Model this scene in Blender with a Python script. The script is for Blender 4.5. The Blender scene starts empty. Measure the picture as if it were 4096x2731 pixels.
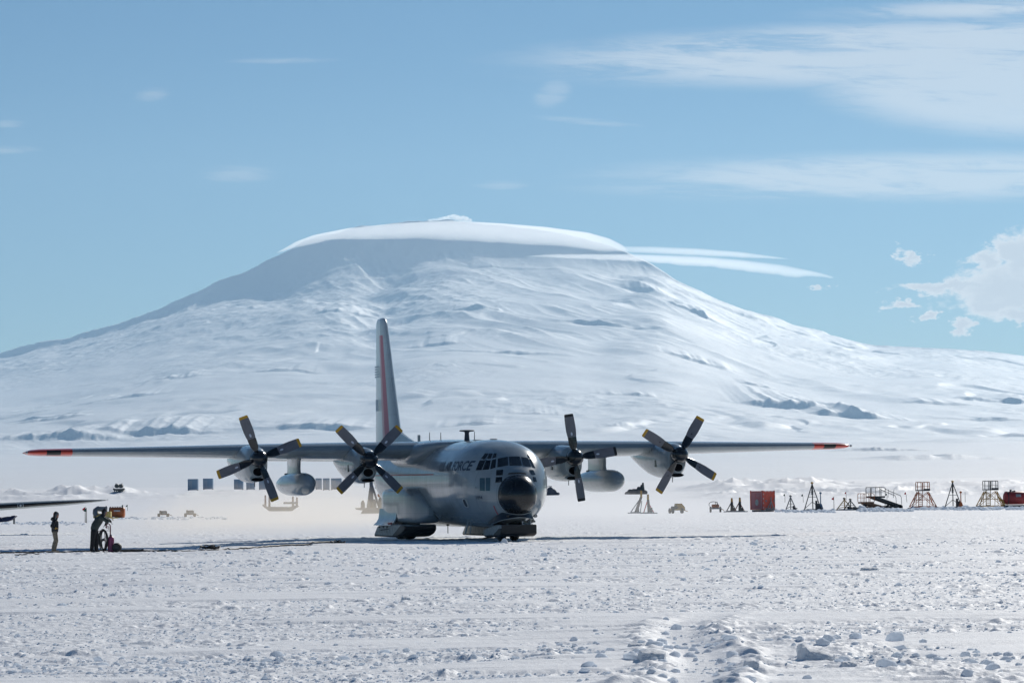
import bpy, bmesh, math, random
import numpy as np
from mathutils import Vector, Matrix, Euler
from mathutils.bvhtree import BVHTree
random.seed(7)
C = bpy.context.scene.collection
scn = bpy.context.scene

# ------------------------------------------------------------------ camera
F = 12900.0            # focal length in pixels of the 4096-wide photograph
CAM_H = 2.17
PITCH = math.atan(606.5 / F)
ROLL = math.radians(0.70)
cam_d = bpy.data.cameras.new('camera'); cam = bpy.data.objects.new('camera', cam_d); C.objects.link(cam)
cam_d.sensor_width = 36.0; cam_d.lens = F / 4096 * 36.0
cam_d.clip_start = 0.5; cam_d.clip_end = 200000
CM = Matrix.Translation((0, 0, CAM_H)) @ Matrix.Rotation(math.pi / 2 + PITCH, 4, 'X') @ Matrix.Rotation(-ROLL, 4, 'Z')
cam.matrix_world = CM
scn.camera = cam
CR = CM.to_3x3(); CRi = CR.inverted()
def ray(px, py):
    d = CR @ Vector(((px - 2048) / F, -(py - 1365.5) / F, -1.0))
    return d / d.y
def at(px, py, D):
    return Vector((0, 0, CAM_H)) + ray(px, py) * D
def proj(p):
    q = CRi @ (Vector(p) - Vector((0, 0, CAM_H)))
    return (2048 + F * q.x / -q.z, 1365.5 - F * q.y / -q.z)
def on_flat(px, py, z=0.0):
    r = ray(px, py); return Vector((0, 0, CAM_H)) + r * ((z - CAM_H) / r.z)

# ------------------------------------------------------------------ sun, sky, exposure
SUN_EL = math.radians(29.0)
SUN_AZ = math.radians(24.0)        # to the right of straight ahead (+Y), behind the aircraft
SV = Vector((math.cos(SUN_EL) * math.sin(SUN_AZ), math.cos(SUN_EL) * math.cos(SUN_AZ), math.sin(SUN_EL)))
sun_d = bpy.data.lights.new('sun', 'SUN'); sun_d.energy = 4.0; sun_d.angle = math.radians(0.5); sun_d.color = (1.0, 0.95, 0.87)
sun = bpy.data.objects.new('sun', sun_d); C.objects.link(sun)
sun.rotation_euler = SV.to_track_quat('Z', 'Y').to_euler(); sun.location = (40, 60, 60)

world = bpy.data.worlds.new('World'); scn.world = world; world.use_nodes = True
NT = world.node_tree; NT.nodes.clear()
class NB:
    """small node-building helper"""
    def __init__(s, nt): s.nt = nt
    def n(s, t, **k):
        nd = s.nt.nodes.new(t)
        for a, b in k.items(): setattr(nd, a, b)
        return nd
    def link(s, a, b): s.nt.links.new(a, b)
    def inp(s, nd, key, v):
        if v is None: return
        if isinstance(v, bpy.types.NodeSocket): s.link(v, nd.inputs[key])
        else: nd.inputs[key].default_value = v
    def m(s, op, a, b=None, c=None, clamp=False):
        nd = s.n('ShaderNodeMath', operation=op, use_clamp=clamp)
        s.inp(nd, 0, a); s.inp(nd, 1, b); s.inp(nd, 2, c)
        return nd.outputs[0]
    def mix(s, f, a, b, mode='MIX'):
        nd = s.n('ShaderNodeMix', data_type='RGBA', blend_type=mode)
        s.inp(nd, 0, f); s.inp(nd, 6, a if isinstance(a, bpy.types.NodeSocket) else tuple(a) + ((1,) if len(a) == 3 else ()))
        s.inp(nd, 7, b if isinstance(b, bpy.types.NodeSocket) else tuple(b) + ((1,) if len(b) == 3 else ()))
        return nd.outputs[2]
    def vec(s, x, y, z):
        nd = s.n('ShaderNodeCombineXYZ'); s.inp(nd, 0, x); s.inp(nd, 1, y); s.inp(nd, 2, z); return nd.outputs[0]
    def noise(s, v, scale, detail=4, rough=0.55, dist=0.0):
        nd = s.n('ShaderNodeTexNoise'); s.inp(nd, 'Vector', v); s.inp(nd, 'Scale', scale); s.inp(nd, 'Detail', detail)
        s.inp(nd, 'Roughness', rough); s.inp(nd, 'Distortion', dist); return nd.outputs[0]
    def sm(s, v, a, b, x=0.0, y=1.0):
        nd = s.n('ShaderNodeMapRange', interpolation_type='SMOOTHSTEP'); s.inp(nd, 0, v); s.inp(nd, 1, a); s.inp(nd, 2, b); s.inp(nd, 3, x); s.inp(nd, 4, y)
        return nd.outputs[0]
b = NB(NT)
sky = b.n('ShaderNodeTexSky', sky_type='NISHITA'); sky.sun_disc = False
sky.sun_elevation = SUN_EL; sky.sun_rotation = SUN_AZ
sky.altitude = 0; sky.air_density = 0.9; sky.dust_density = 0.15; sky.ozone_density = 1.6
tc = b.n('ShaderNodeTexCoord'); sp = b.n('ShaderNodeSeparateXYZ'); b.link(tc.outputs['Generated'], sp.inputs[0])
dx, dy, dz = sp.outputs
dyc = b.m('MAXIMUM', dy, 0.05)
U = b.m('DIVIDE', dx, dyc); V = b.m('DIVIDE', dz, dyc)
S2 = 4096 / 2352
def ell(px, py, rx, ry, rot=0.0, soft=1.0):
    """1 at the centre of an ellipse of sky, 0 at its rim; pixel sizes of the 2352-wide view turned into angles"""
    r = ray(px * S2, py * S2); a = rx * S2 / F; c = ry * S2 / F
    cu = b.m('SUBTRACT', U, r.x); cv = b.m('SUBTRACT', V, r.z)
    co, si = math.cos(rot), math.sin(rot)
    e1 = b.m('DIVIDE', b.m('ADD', b.m('MULTIPLY', cu, co), b.m('MULTIPLY', cv, si)), a)
    e2 = b.m('DIVIDE', b.m('SUBTRACT', b.m('MULTIPLY', cv, co), b.m('MULTIPLY', cu, si)), c)
    d = b.m('SQRT', b.m('ADD', b.m('MULTIPLY', e1, e1), b.m('MULTIPLY', e2, e2)))
    return b.m('MULTIPLY', b.m('SUBTRACT', 1.0, d), soft)
def mx(l):
    o = l[0]
    for e in l[1:]: o = b.m('MAXIMUM', o, e)
    return o
rot = 0.03
Ur = b.m('ADD', U, b.m('MULTIPLY', V, -0.35)); Vr = b.m('ADD', V, b.m('MULTIPLY', U, 0.05))
n1 = b.noise(b.vec(b.m('MULTIPLY', Ur, 11.0), b.m('MULTIPLY', Vr, 100.0), 3.3), 1.0, 8, 0.62, 0.9)
n2 = b.noise(b.vec(b.m('MULTIPLY', Ur, 42.0), b.m('MULTIPLY', Vr, 330.0), 1.3), 1.0, 7, 0.7, 0.8)
n3 = b.noise(b.vec(b.m('MULTIPLY', U, 6.0), b.m('MULTIPLY', V, 14.0), 7.7), 1.0, 3, 0.5, 0.2)
cirn = b.m('ADD', b.m('MULTIPLY', n1, 0.5), b.m('ADD', b.m('MULTIPLY', n2, 0.36), b.m('MULTIPLY', n3, 0.14)))
cm = mx([ell(2250, 120, 1250, 95, 0.012, 1.0), ell(2330, 190, 560, 150, -0.05, 1.1), ell(2150, 405, 1000, 72, 0.0, 0.75), ell(2300, 20, 560, 35, 0.02, 0.55)])
cm = b.m('MAXIMUM', cm, 0.0)
cir = b.m('MULTIPLY', b.sm(cm, 0.0, 0.48), b.m('ADD', 0.16, b.m('MULTIPLY', b.sm(b.m('ADD', cirn, b.m('MULTIPLY', cm, 0.12)), 0.44, 0.60), 0.84)))
wm = mx([ell(345, 218, 60, 22, 0.1), ell(545, 400, 120, 26), ell(10, 345, 110, 14), ell(15, 285, 60, 12), ell(650, 140, 160, 10), ell(1350, 280, 160, 12, -0.1), ell(1270, 215, 60, 40, 0.5), ell(1150,425,90,14)])
wm = b.m('MAXIMUM', wm, 0.0)
wis = b.m('MULTIPLY', b.sm(b.m('ADD', b.m('MULTIPLY', b.m('ADD', n2, n1), 0.5), b.m('MULTIPLY', wm, 0.22)), 0.46, 0.74), b.sm(wm, 0.0, 0.5))
# low cumulus on the right
wn = b.noise(b.vec(b.m('MULTIPLY', U, 75.0), b.m('MULTIPLY', V, 140.0), 0.5), 1.0, 7, 0.6, 0.35)
wn2 = b.noise(b.vec(b.m('MULTIPLY', U, 220.0), b.m('MULTIPLY', V, 330.0), 5.5), 1.0, 5, 0.6, 0.2)
wa = b.noise(b.vec(b.m('MULTIPLY', U, 60.0), b.m('MULTIPLY', V, 110.0), 11.5), 1.0, 6, 0.65, 0.0)
wb = b.noise(b.vec(b.m('MULTIPLY', U, 60.0), b.m('MULTIPLY', V, 110.0), 31.5), 1.0, 6, 0.65, 0.0)
U0, V0 = U, V
U = b.m('ADD', U0, b.m('MULTIPLY', b.m('SUBTRACT', wa, 0.5), 0.030)); V = b.m('ADD', V0, b.m('MULTIPLY', b.m('SUBTRACT', wb, 0.5), 0.013))
cu = mx([ell(2088, 585, 34, 24, -0.9), ell(2180, 664, 170, 17, 0.02), ell(2262, 600, 55, 42, 0.5), ell(2345, 590, 60, 70), ell(2320, 665, 190, 78, 0.05),
         ell(2215, 755, 40, 24, 0.3), ell(2145, 730, 32, 13, 0.3), ell(2068, 704, 46, 11, -0.05), ell(2340, 725, 90, 24), ell(2290, 700, 100, 30), ell(1880, 666, 40, 6)])
U, V = U0, V0
cu = b.m('MAXIMUM', cu, -0.3)
cud = b.sm(b.m('ADD', cu, b.m('MULTIPLY', b.m('ADD', b.m('SUBTRACT', wn, 0.5), b.m('MULTIPLY', b.m('SUBTRACT', wn2, 0.5), 0.6)), 1.3)), -0.02, 0.40)
cud = b.m('MULTIPLY', cud, b.sm(cu, -0.25, 0.1))
ahead = b.sm(dy, 0.3, 0.8)
cloud_a = b.m('MULTIPLY', b.m('MAXIMUM', b.m('MAXIMUM', b.m('MULTIPLY', cir, 0.58), b.m('MULTIPLY', wis, 0.22)), b.m('MULTIPLY', cud, 0.97)), ahead, clamp=True)
ccol = b.mix(b.sm(b.m('ADD', b.m('MULTIPLY', cu, 1.0), b.m('SUBTRACT', wn, 0.5)), 0.1, 0.75), (12.0, 11.4, 10.9), (8.6, 8.4, 8.4))
low = b.sm(dz, 0.0, 0.16)
skyc = b.mix(1.0, sky.outputs[0], b.mix(low, (0.43, 0.60, 0.74), (0.18, 0.43, 0.65)), 'MULTIPLY')
mixc = b.mix(cloud_a, skyc, ccol)
bg = b.n('ShaderNodeBackground'); b.inp(bg, 'Color', mixc); bg.inputs['Strength'].default_value = 0.07
wo = b.n('ShaderNodeOutputWorld'); b.link(bg.outputs[0], wo.inputs[0])
scn.view_settings.view_transform = 'Standard'; scn.view_settings.look = 'None'
scn.view_settings.exposure = 0.05; scn.view_settings.gamma = 1.0
scn.cycles.volume_bounces = 2
scn.cycles.max_bounces = 6
scn.cycles.use_denoising = True

# ------------------------------------------------------------------ numeric helpers
def _h(ix, iy, s):
    n = (ix.astype(np.int64) * 374761393 + iy.astype(np.int64) * 668265263 + s * 974634777) & 0xffffffff
    n = ((n ^ (n >> 13)) * 1274126177) & 0xffffffff
    n = (n ^ (n >> 16)) & 0xffffffff
    return n / 4294967295.0
def vn(x, y, s=0):
    """value noise in -1..1"""
    ix = np.floor(x); iy = np.floor(y); fx = x - ix; fy = y - iy
    fx = fx * fx * fx * (fx * (fx * 6 - 15) + 10); fy = fy * fy * fy * (fy * (fy * 6 - 15) + 10)
    ix = ix.astype(np.int64); iy = iy.astype(np.int64)
    a = _h(ix, iy, s); b_ = _h(ix + 1, iy, s); c = _h(ix, iy + 1, s); d = _h(ix + 1, iy + 1, s)
    return ((a + (b_ - a) * fx) * (1 - fy) + (c + (d - c) * fx) * fy) * 2 - 1
def fbm(x, y, o=4, s=0, g=0.5):
    r = 0; a = 1.0; t = 0
    for i in range(o):
        ca, sa = math.cos(0.7 * i + 0.3), math.sin(0.7 * i + 0.3)
        r = r + a * vn((x * ca - y * sa) * 2.03 ** i + 17.3 * i, (x * sa + y * ca) * 2.03 ** i - 9.1 * i, s + i); t += a; a *= g
    return r / t
def ridged(x, y, o=4, s=0, g=0.5):
    r = 0; a = 1.0; t = 0
    for i in range(o):
        ca, sa = math.cos(0.9 * i + 0.3), math.sin(0.9 * i + 0.3)
        r = r + a * (1 - 2 * np.abs(vn((x * ca - y * sa) * 2.03 ** i + 7.3 * i, (x * sa + y * ca) * 2.03 ** i - 3.1 * i, s + i))); t += a; a *= g
    return r / t
def ss(a, b_, x):
    t = np.clip((x - a) / (b_ - a), 0, 1); return t * t * (3 - 2 * t)
def np_mesh(name, co, faces, mat=None, smooth=True, parent=None):
    me = bpy.data.meshes.new(name)
    me.vertices.add(len(co)); me.vertices.foreach_set('co', np.ascontiguousarray(co, dtype=np.float32).ravel())
    k = faces.shape[1]
    me.loops.add(faces.size); me.loops.foreach_set('vertex_index', np.ascontiguousarray(faces, dtype=np.int32).ravel())
    me.polygons.add(len(faces)); me.polygons.foreach_set('loop_start', np.arange(0, faces.size, k, dtype=np.int32))
    try: me.polygons.foreach_set('loop_total', np.full(len(faces), k, dtype=np.int32))
    except Exception: pass
    me.polygons.foreach_set('use_smooth', np.full(len(faces), smooth))
    me.update(calc_edges=True)
    if mat: me.materials.append(mat)
    o = bpy.data.objects.new(name, me); C.objects.link(o)
    if parent: o.parent = parent
    return o
def grid_faces(nr, nc, wrap=False):
    i = np.arange(nr - 1)[:, None]; j = np.arange(nc if wrap else nc - 1)[None, :]
    a = i * nc + j; b_ = i * nc + (j + 1) % nc
    return np.stack([a, b_, b_ + nc, a + nc], -1).reshape(-1, 4)

# ------------------------------------------------------------------ materials
def mat(name, col, rough=0.5, metal=0.0, coat=0.0, spec=0.5, noise=None, bump=None, emit=None, island=False):
    m = bpy.data.materials.new(name); m.use_nodes = True; nb = NB(m.node_tree)
    p = m.node_tree.nodes['Principled BSDF']
    p.inputs['Base Color'].default_value = (*col, 1); p.inputs['Roughness'].default_value = rough
    p.inputs['Metallic'].default_value = metal; p.inputs['Coat Weight'].default_value = coat
    p.inputs['Coat Roughness'].default_value = 0.06; p.inputs['Specular IOR Level'].default_value = spec
    if noise or bump:
        t = nb.n('ShaderNodeTexCoord')
    if noise:
        sc, amt = noise
        nz = nb.noise(t.outputs['Object'], sc, 6, 0.6)
        f = nb.sm(nz, 0.3, 0.7)
        c2 = tuple(c * (1 - amt) for c in col); c1 = tuple(min(1, c * (1 + amt * 0.6)) for c in col)
        nb.link(nb.mix(f, c2, c1), p.inputs['Base Color'])
        nb.link(nb.m('ADD', nb.m('MULTIPLY', nb.m('SUBTRACT', nz, 0.5), 0.25), rough, clamp=True), p.inputs['Roughness'])
    if bump:
        sc, st, dist = bump
        bn = nb.n('ShaderNodeBump'); nb.inp(bn, 'Strength', st); nb.inp(bn, 'Distance', dist)
        nb.link(nb.noise(t.outputs['Object'], sc, 5, 0.6), bn.inputs['Height']); nb.link(bn.outputs[0], p.inputs['Normal'])
    if emit:
        p.inputs['Emission Color'].default_value = (*emit[0], 1); p.inputs['Emission Strength'].default_value = emit[1]
    return m
def snow_mat(name, scale, strength, dist, col=(0.85, 0.87, 0.89)):
    m = bpy.data.materials.new(name); m.use_nodes = True; nb = NB(m.node_tree)
    p = m.node_tree.nodes['Principled BSDF']; p.inputs['Roughness'].default_value = 0.65
    p.inputs['Specular IOR Level'].default_value = 0.25
    t = nb.n('ShaderNodeTexCoord')
    nz = nb.noise(t.outputs['Object'], scale * 0.12, 5, 0.6)
    nb.link(nb.mix(nz, tuple(c * 0.97 for c in col), tuple(min(1, c * 1.03) for c in col)), p.inputs['Base Color'])
    h = nb.m('ADD', nb.noise(t.outputs['Object'], scale, 6, 0.68), nb.m('MULTIPLY', nb.noise(t.outputs['Object'], scale * 5, 4, 0.7), 0.35))
    bn = nb.n('ShaderNodeBump'); nb.inp(bn, 'Strength', strength); nb.inp(bn, 'Distance', dist); nb.link(h, bn.inputs['Height'])
    nb.link(bn.outputs[0], p.inputs['Normal'])
    return m
M_SNOW = snow_mat('snow', 7.0, 0.45, 0.05, (0.91, 0.92, 0.935))
M_CLOD = snow_mat('snow_clods', 14.0, 0.6, 0.04)
def translucent(m, f):
    nb = NB(m.node_tree); p = m.node_tree.nodes['Principled BSDF']; o = m.node_tree.nodes['Material Output']
    t = nb.n('ShaderNodeBsdfTranslucent'); t.inputs[0].default_value = (0.86, 0.91, 0.97, 1); ms = nb.n('ShaderNodeMixShader'); ms.inputs[0].default_value = f
    nb.link(p.outputs[0], ms.inputs[1]); nb.link(t.outputs[0], ms.inputs[2]); nb.link(ms.outputs[0], o.inputs['Surface'])
translucent(M_CLOD, 0.7)
M_MTN = snow_mat('mountain_snow', 0.012, 0.30, 12.0)
def tag(o, label=None, cat=None, group=None, kind=None):
    if label: o['label'] = label
    if cat: o['category'] = cat
    if group: o['group'] = group
    if kind: o['kind'] = kind
    return o

# ------------------------------------------------------------------ terrain
PD = np.array([0, 330, 450, 600, 750, 900, 1200, 2400, 4000, 8000, 12000.0])
PZ = np.array([0, 0, 0.12, 0.75, 2.0, 3.3, 4.8, 9.5, 21.0, 78.0, 171.0])
def base_z(X, Y):
    D = np.asarray(Y, dtype=float); X = np.asarray(X, dtype=float)
    z = np.interp(D, PD, PZ)
    z = z - 0.13 * ss(-8, -17, X) * ss(235, 175, D)
    z = z + 0.5 * ss(500, 900, D) * fbm(X / 90, D / 160, 3, 5)
    # old pushed-up snow banks far behind the stands
    az = X / np.maximum(D, 1)
    right = ss(0.045, 0.07, az); left = ss(-0.11, -0.125, az) + 0.5 * ss(-0.05, -0.09, az)
    bank = np.clip(ridged(X / 26, D / 30, 4, 21) * 1.2 - 0.1, 0, 2)
    z = z + (right * 3.6 + left * 2.2) * bank * np.exp(-((D - 820) / 110.0) ** 2) * (0.45 + 0.55 * ss(-0.2, 0.3, fbm(X / 60, D / 300, 2, 8)))
    z = z + right * 1.7 * np.clip(ridged(X / 14, D / 18, 4, 27), 0, 2) * np.exp(-((D - 640) / 60.0) ** 2)
    return z
def gz(x, y): return float(base_z(np.array([x]), np.array([y]))[0])
def place(px, py):
    """point of the ground under a pixel of the photograph"""
    r = ray(px, py); Y = 60.0; prev = None
    while Y < 3000:
        x = r.x * Y; zr = CAM_H + r.z * Y; d = zr - gz(x, Y)
        if d <= 0: break
        prev = Y; Y *= 1.01
    lo, hi = prev or 59, Y
    for _ in range(18):
        mid = (lo + hi) / 2
        if CAM_H + r.z * mid - gz(r.x * mid, mid) > 0: lo = mid
        else: hi = mid
    return Vector((r.x * hi, hi, gz(r.x * hi, hi)))

def micro(X, Y):
    """wind-packed, driven-over snow surface of the apron"""
    D = np.hypot(X, Y)
    k = 0.05                                                 # tracks run almost across the view
    T = Y - k * X
    fade = 1 - ss(230, 420, D)
    z = 0.05 * fbm(X / 9, T / 4, 3, 3)
    st = fbm(X / 14 + 3, T / 0.55, 3, 31)                    # long low ridges left by drags and skis
    z = z + 0.016 * fbm(X / 7, T / 0.22, 2, 35) + 0.042 * st * (0.4 + 0.6 * ss(-0.3, 0.4, fbm(X / 25, T / 7, 2, 33)))
    smooth = ss(0.12, 0.34, fbm(X / 7 + 11, T / 2.6, 3, 41) + 0.35 * ss(62, 40, D) - 0.06)   # unbroken crust
    rough = 1 - 0.93 * smooth
    g = ridged(X / 0.34, Y / 0.40, 4, 51, 0.6)
    z = z + 0.020 * np.clip(g, -0.3, 1.2) * rough + 0.012 * fbm(X / 0.11, Y / 0.16, 2, 55) * rough
    cl = np.clip(fbm(X / 0.42, Y / 0.5, 3, 61, 0.55) - 0.22, 0, 1) * ss(-0.25, 0.35, fbm(X / 5, T / 0.9, 2, 63))
    z = z + 0.13 * cl * rough
    z = z + 0.045 * smooth
    # ski track with ribs, bottom right of the middle
    cx = 1.95 - 0.0 * Y; path = 1.93 + 0.20 * (Y - 38) * 0.35 + 0.25 * np.sin((Y - 35) * 0.33)
    path = np.where(Y < 70, path, 99)
    tr = np.exp(-((X - path) / 0.30) ** 4) * ss(62, 48, Y)
    z = z * (1 - 0.85 * tr) + tr * (0.012 * np.sin(Y * 2 * math.pi / 0.55))
    z = z + 0.11 * ss(60, 46, Y) * np.exp(-((X - path - 0.62) / 0.24) ** 2) * (0.5 + np.clip(fbm(X / 0.3, Y / 0.4, 3, 77), -0.4, 1))
    z = z + 0.09 * ss(60, 46, Y) * np.exp(-((X - path + 0.62) / 0.26) ** 2) * (0.4 + np.clip(fbm(X / 0.3, Y / 0.4, 3, 78), -0.4, 1))
    # heavy broken blocks at the bottom right
    rub = ss(58, 44, Y) * np.exp(-((X - 4.4 + (Y - 42) * 0.10) / 0.9) ** 2)
    z = z + rub * 0.09 * np.clip(ridged(X / 0.7, Y / 0.8, 4, 91, 0.6), -0.1, 1.2)
    return z * fade
def build_ground():
    az = np.concatenate([np.radians(np.linspace(-180, -14, 56))[:-1], np.radians(np.linspace(-14, -10.2, 14))[:-1], np.radians(np.linspace(-10.2, 10.2, 1060)),
                         np.radians(np.linspace(10.2, 14, 14))[1:], np.radians(np.linspace(14, 180, 56))[1:-1]])
    D = np.concatenate([[0.3, 2, 5, 10, 15, 20, 25, 29, 32], np.arange(34, 62, 0.065), np.arange(62, 110, 0.10), np.arange(110, 172, 0.14),
                        170 + 2 + np.cumsum(np.linspace(0.2, 0.9, 260))])
    far = [D[-1]]
    while far[-1] < 2500: far.append(far[-1] * 1.0075)
    D = np.concatenate([D, far[1:]])
    nr, nc = len(D), len(az)
    DD, AA = np.meshgrid(D, az, indexing='ij')
    X = DD * np.sin(AA); Y = DD * np.cos(AA)
    Z = base_z(X, Y) * (np.cos(AA) > 0.5)
    sl = slice(68, 68 + 1060)
    Z[:, sl] += micro(X[:, sl], Y[:, sl])
    co = np.stack([X, Y, Z], -1).reshape(-1, 3)
    f = grid_faces(nr, nc, wrap=True)
    return np_mesh('snow_ground', co, f[:, ::-1], M_SNOW)
g = build_ground(); tag(g, kind='structure')


def ico(sub):
    bm = bmesh.new(); bmesh.ops.create_icosphere(bm, subdivisions=sub, radius=1.0)
    v = np.array([q.co[:] for q in bm.verts]); bm.verts.index_update(); f = np.array([[q.index for q in p.verts] for p in bm.faces]); bm.free(); return v, f
def clod_mesh(rng, pos, size, sub, flat=(0.45, 0.9)):
    v, f = ico(sub); n = len(pos)
    R = 1 + rng.uniform(-0.22, 0.22, (n, len(v)))
    a = rng.uniform(0, 2 * math.pi, n); t = rng.uniform(0.65, 1.5, n)[:, None]
    V = v[None] * R[..., None]; x = V[..., 0] * t; y = V[..., 1] / t; z = V[..., 2] * rng.uniform(flat[0], flat[1], n)[:, None]
    ca, sa = np.cos(a)[:, None], np.sin(a)[:, None]
    P = np.stack([x * ca - y * sa, x * sa + y * ca, z], -1) * size[:, None, None] + pos[:, None, :]
    Fc = f[None] + (np.arange(n) * len(v))[:, None, None]
    return P.reshape(-1, 3), Fc.reshape(-1, 3)
def build_clods():
    rng = np.random.default_rng(5); VV, FF, base = [], [], 0
    for n, lo, hi, sub, y0, y1 in ((38000, 0.012, 0.045, 1, 2180, 2731), (2600, 0.03, 0.07, 2, 2175, 2731), (110, 0.06, 0.15, 2, 2190, 2700)):
        py = rng.uniform(y0, y1, n); D = F * CAM_H / (py - 1972); X = rng.uniform(-0.172, 0.172, n) * D
        T = D - 0.05 * X
        keep = (ss(0.12, 0.34, fbm(X / 7 + 11, T / 2.6, 3, 41) + 0.35 * ss(62, 40, D) - 0.06) < 0.5) & (fbm(X / 4, T / 0.8, 2, 63) + rng.uniform(-0.6, 0.6, n) > -0.15)
        pxx = 2048 + X / D * F; keep &= ~((pxx > 190) & (pxx < 560) & (D > 95) & (D < 150))
        X, D = X[keep], D[keep]; n = len(X)
        size = lo + (hi - lo) * rng.power(0.6, n) * rng.uniform(0.3, 1, n)
        size = size * np.clip(D / 75, 0.75, 1.6)
        Z = base_z(X, D) + micro(X, D) + size * 0.10
        P, f = clod_mesh(rng, np.stack([X, D, Z], -1), size, sub); VV.append(P); FF.append(f + base); base += len(P)
    # rubble beside the ski track and under the heavy blocks
    for cx, cy, sx, sy, n, lo, hi in ((4.6, 41, 0.9, 3.0, 50, 0.03, 0.16), (2.3, 40, 0.35, 6, 60, 0.03, 0.12), (1.2, 41, 0.35, 5, 50, 0.03, 0.10), (3.1, 44.5, 1.1, 0.8, 40, 0.03, 0.1), (5.6, 39.5, 0.8, 1.6, 30, 0.03, 0.12), (-5.2, 42, 1.2, 2, 60, 0.02, 0.08), (-2.0, 44, 1.5, 1.2, 50, 0.02, 0.08)):
        X = rng.normal(cx, sx, n); D = np.clip(rng.normal(cy, sy, n), 35, 60); size = rng.uniform(lo, hi, n) * rng.uniform(0.4, 1, n)
        P, f = clod_mesh(rng, np.stack([X, D, base_z(X, D) + micro(X, D) + size * 0.1], -1), size * 0.85, 2, (0.5, 0.9)); VV.append(P); FF.append(f + base); base += len(P)
    for px0, px1, pyb, n, lo, hi in ((3090, 3330, 2044, 170, 0.08, 0.34), (3420, 3640, 2040, 200, 0.08, 0.36), (3640, 4120, 2034, 420, 0.08, 0.40), (3430, 3520, 2038, 60, 0.15, 0.5), (380, 900, 2072, 240, 0.05, 0.22), (0, 330, 2092, 200, 0.05, 0.2)):
        px = rng.uniform(px0, px1, n); D0 = F * CAM_H / (pyb + 0.0122 * (px - 2048) - 1972); D = D0 * rng.uniform(0.93, 1.04, n); X = (px - 2048) / F * D; size = rng.uniform(lo, hi, n) * rng.uniform(0.3, 1, n)
        P, f = clod_mesh(rng, np.stack([X, D, base_z(X, D) + size * 0.2], -1), size, 2, (0.4, 0.8)); VV.append(P); FF.append(f + base); base += len(P)
    return np_mesh('snow_clods', np.concatenate(VV), np.concatenate(FF), M_CLOD)
tag(build_clods(), kind='stuff')
# ------------------------------------------------------------------ mountain
CX = np.array([-400, 0, 100, 145, 200, 300, 400, 500, 600, 640, 700, 800, 900, 1040, 1150, 1300, 1420, 1500, 1550, 1600, 1700, 1800, 1900, 2000, 2100, 2200, 2352, 2800.0])
CY = np.array([870, 815, 788, 782, 765, 735, 693, 650, 607, 590, 562, 530, 518, 510, 519, 540, 572, 607, 642, 665, 712, 745, 770, 790, 797, 800, 822, 870.0])
SX = np.array([-400, 300, 420, 480, 560, 640, 700, 760, 830, 870, 930, 1000, 1200, 1400, 1500, 1560, 2800.0])
SH = np.array([14, 20, 30, 44, 66, 100, 125, 155, 185, 180, 140, 126, 116, 80, 20, 4, 2.0])
DC = 33000.0
def smooth_tab(xs, ys, w):
    g = np.linspace(xs[0], xs[-1], 1600); v = np.interp(g, xs, ys); k = int(w / (g[1] - g[0])) | 1
    ker = np.hanning(k + 2)[1:-1]; ker /= ker.sum()
    return g, np.convolve(np.pad(v, k // 2, mode='edge'), ker, 'valid')
CX, CY = smooth_tab(CX, CY, 70); SX, SH = smooth_tab(SX, SH, 180); CXs, CYs = smooth_tab(CX, CY, 900)
CVs = np.array([ray(x * S2, y * S2).z for x, y in zip(CXs, CYs)])
CU = np.array([ray(x * S2, y * S2).x for x, y in zip(CX, CY)]); CV = np.array([ray(x * S2, y * S2).z for x, y in zip(CX, CY)])
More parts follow.
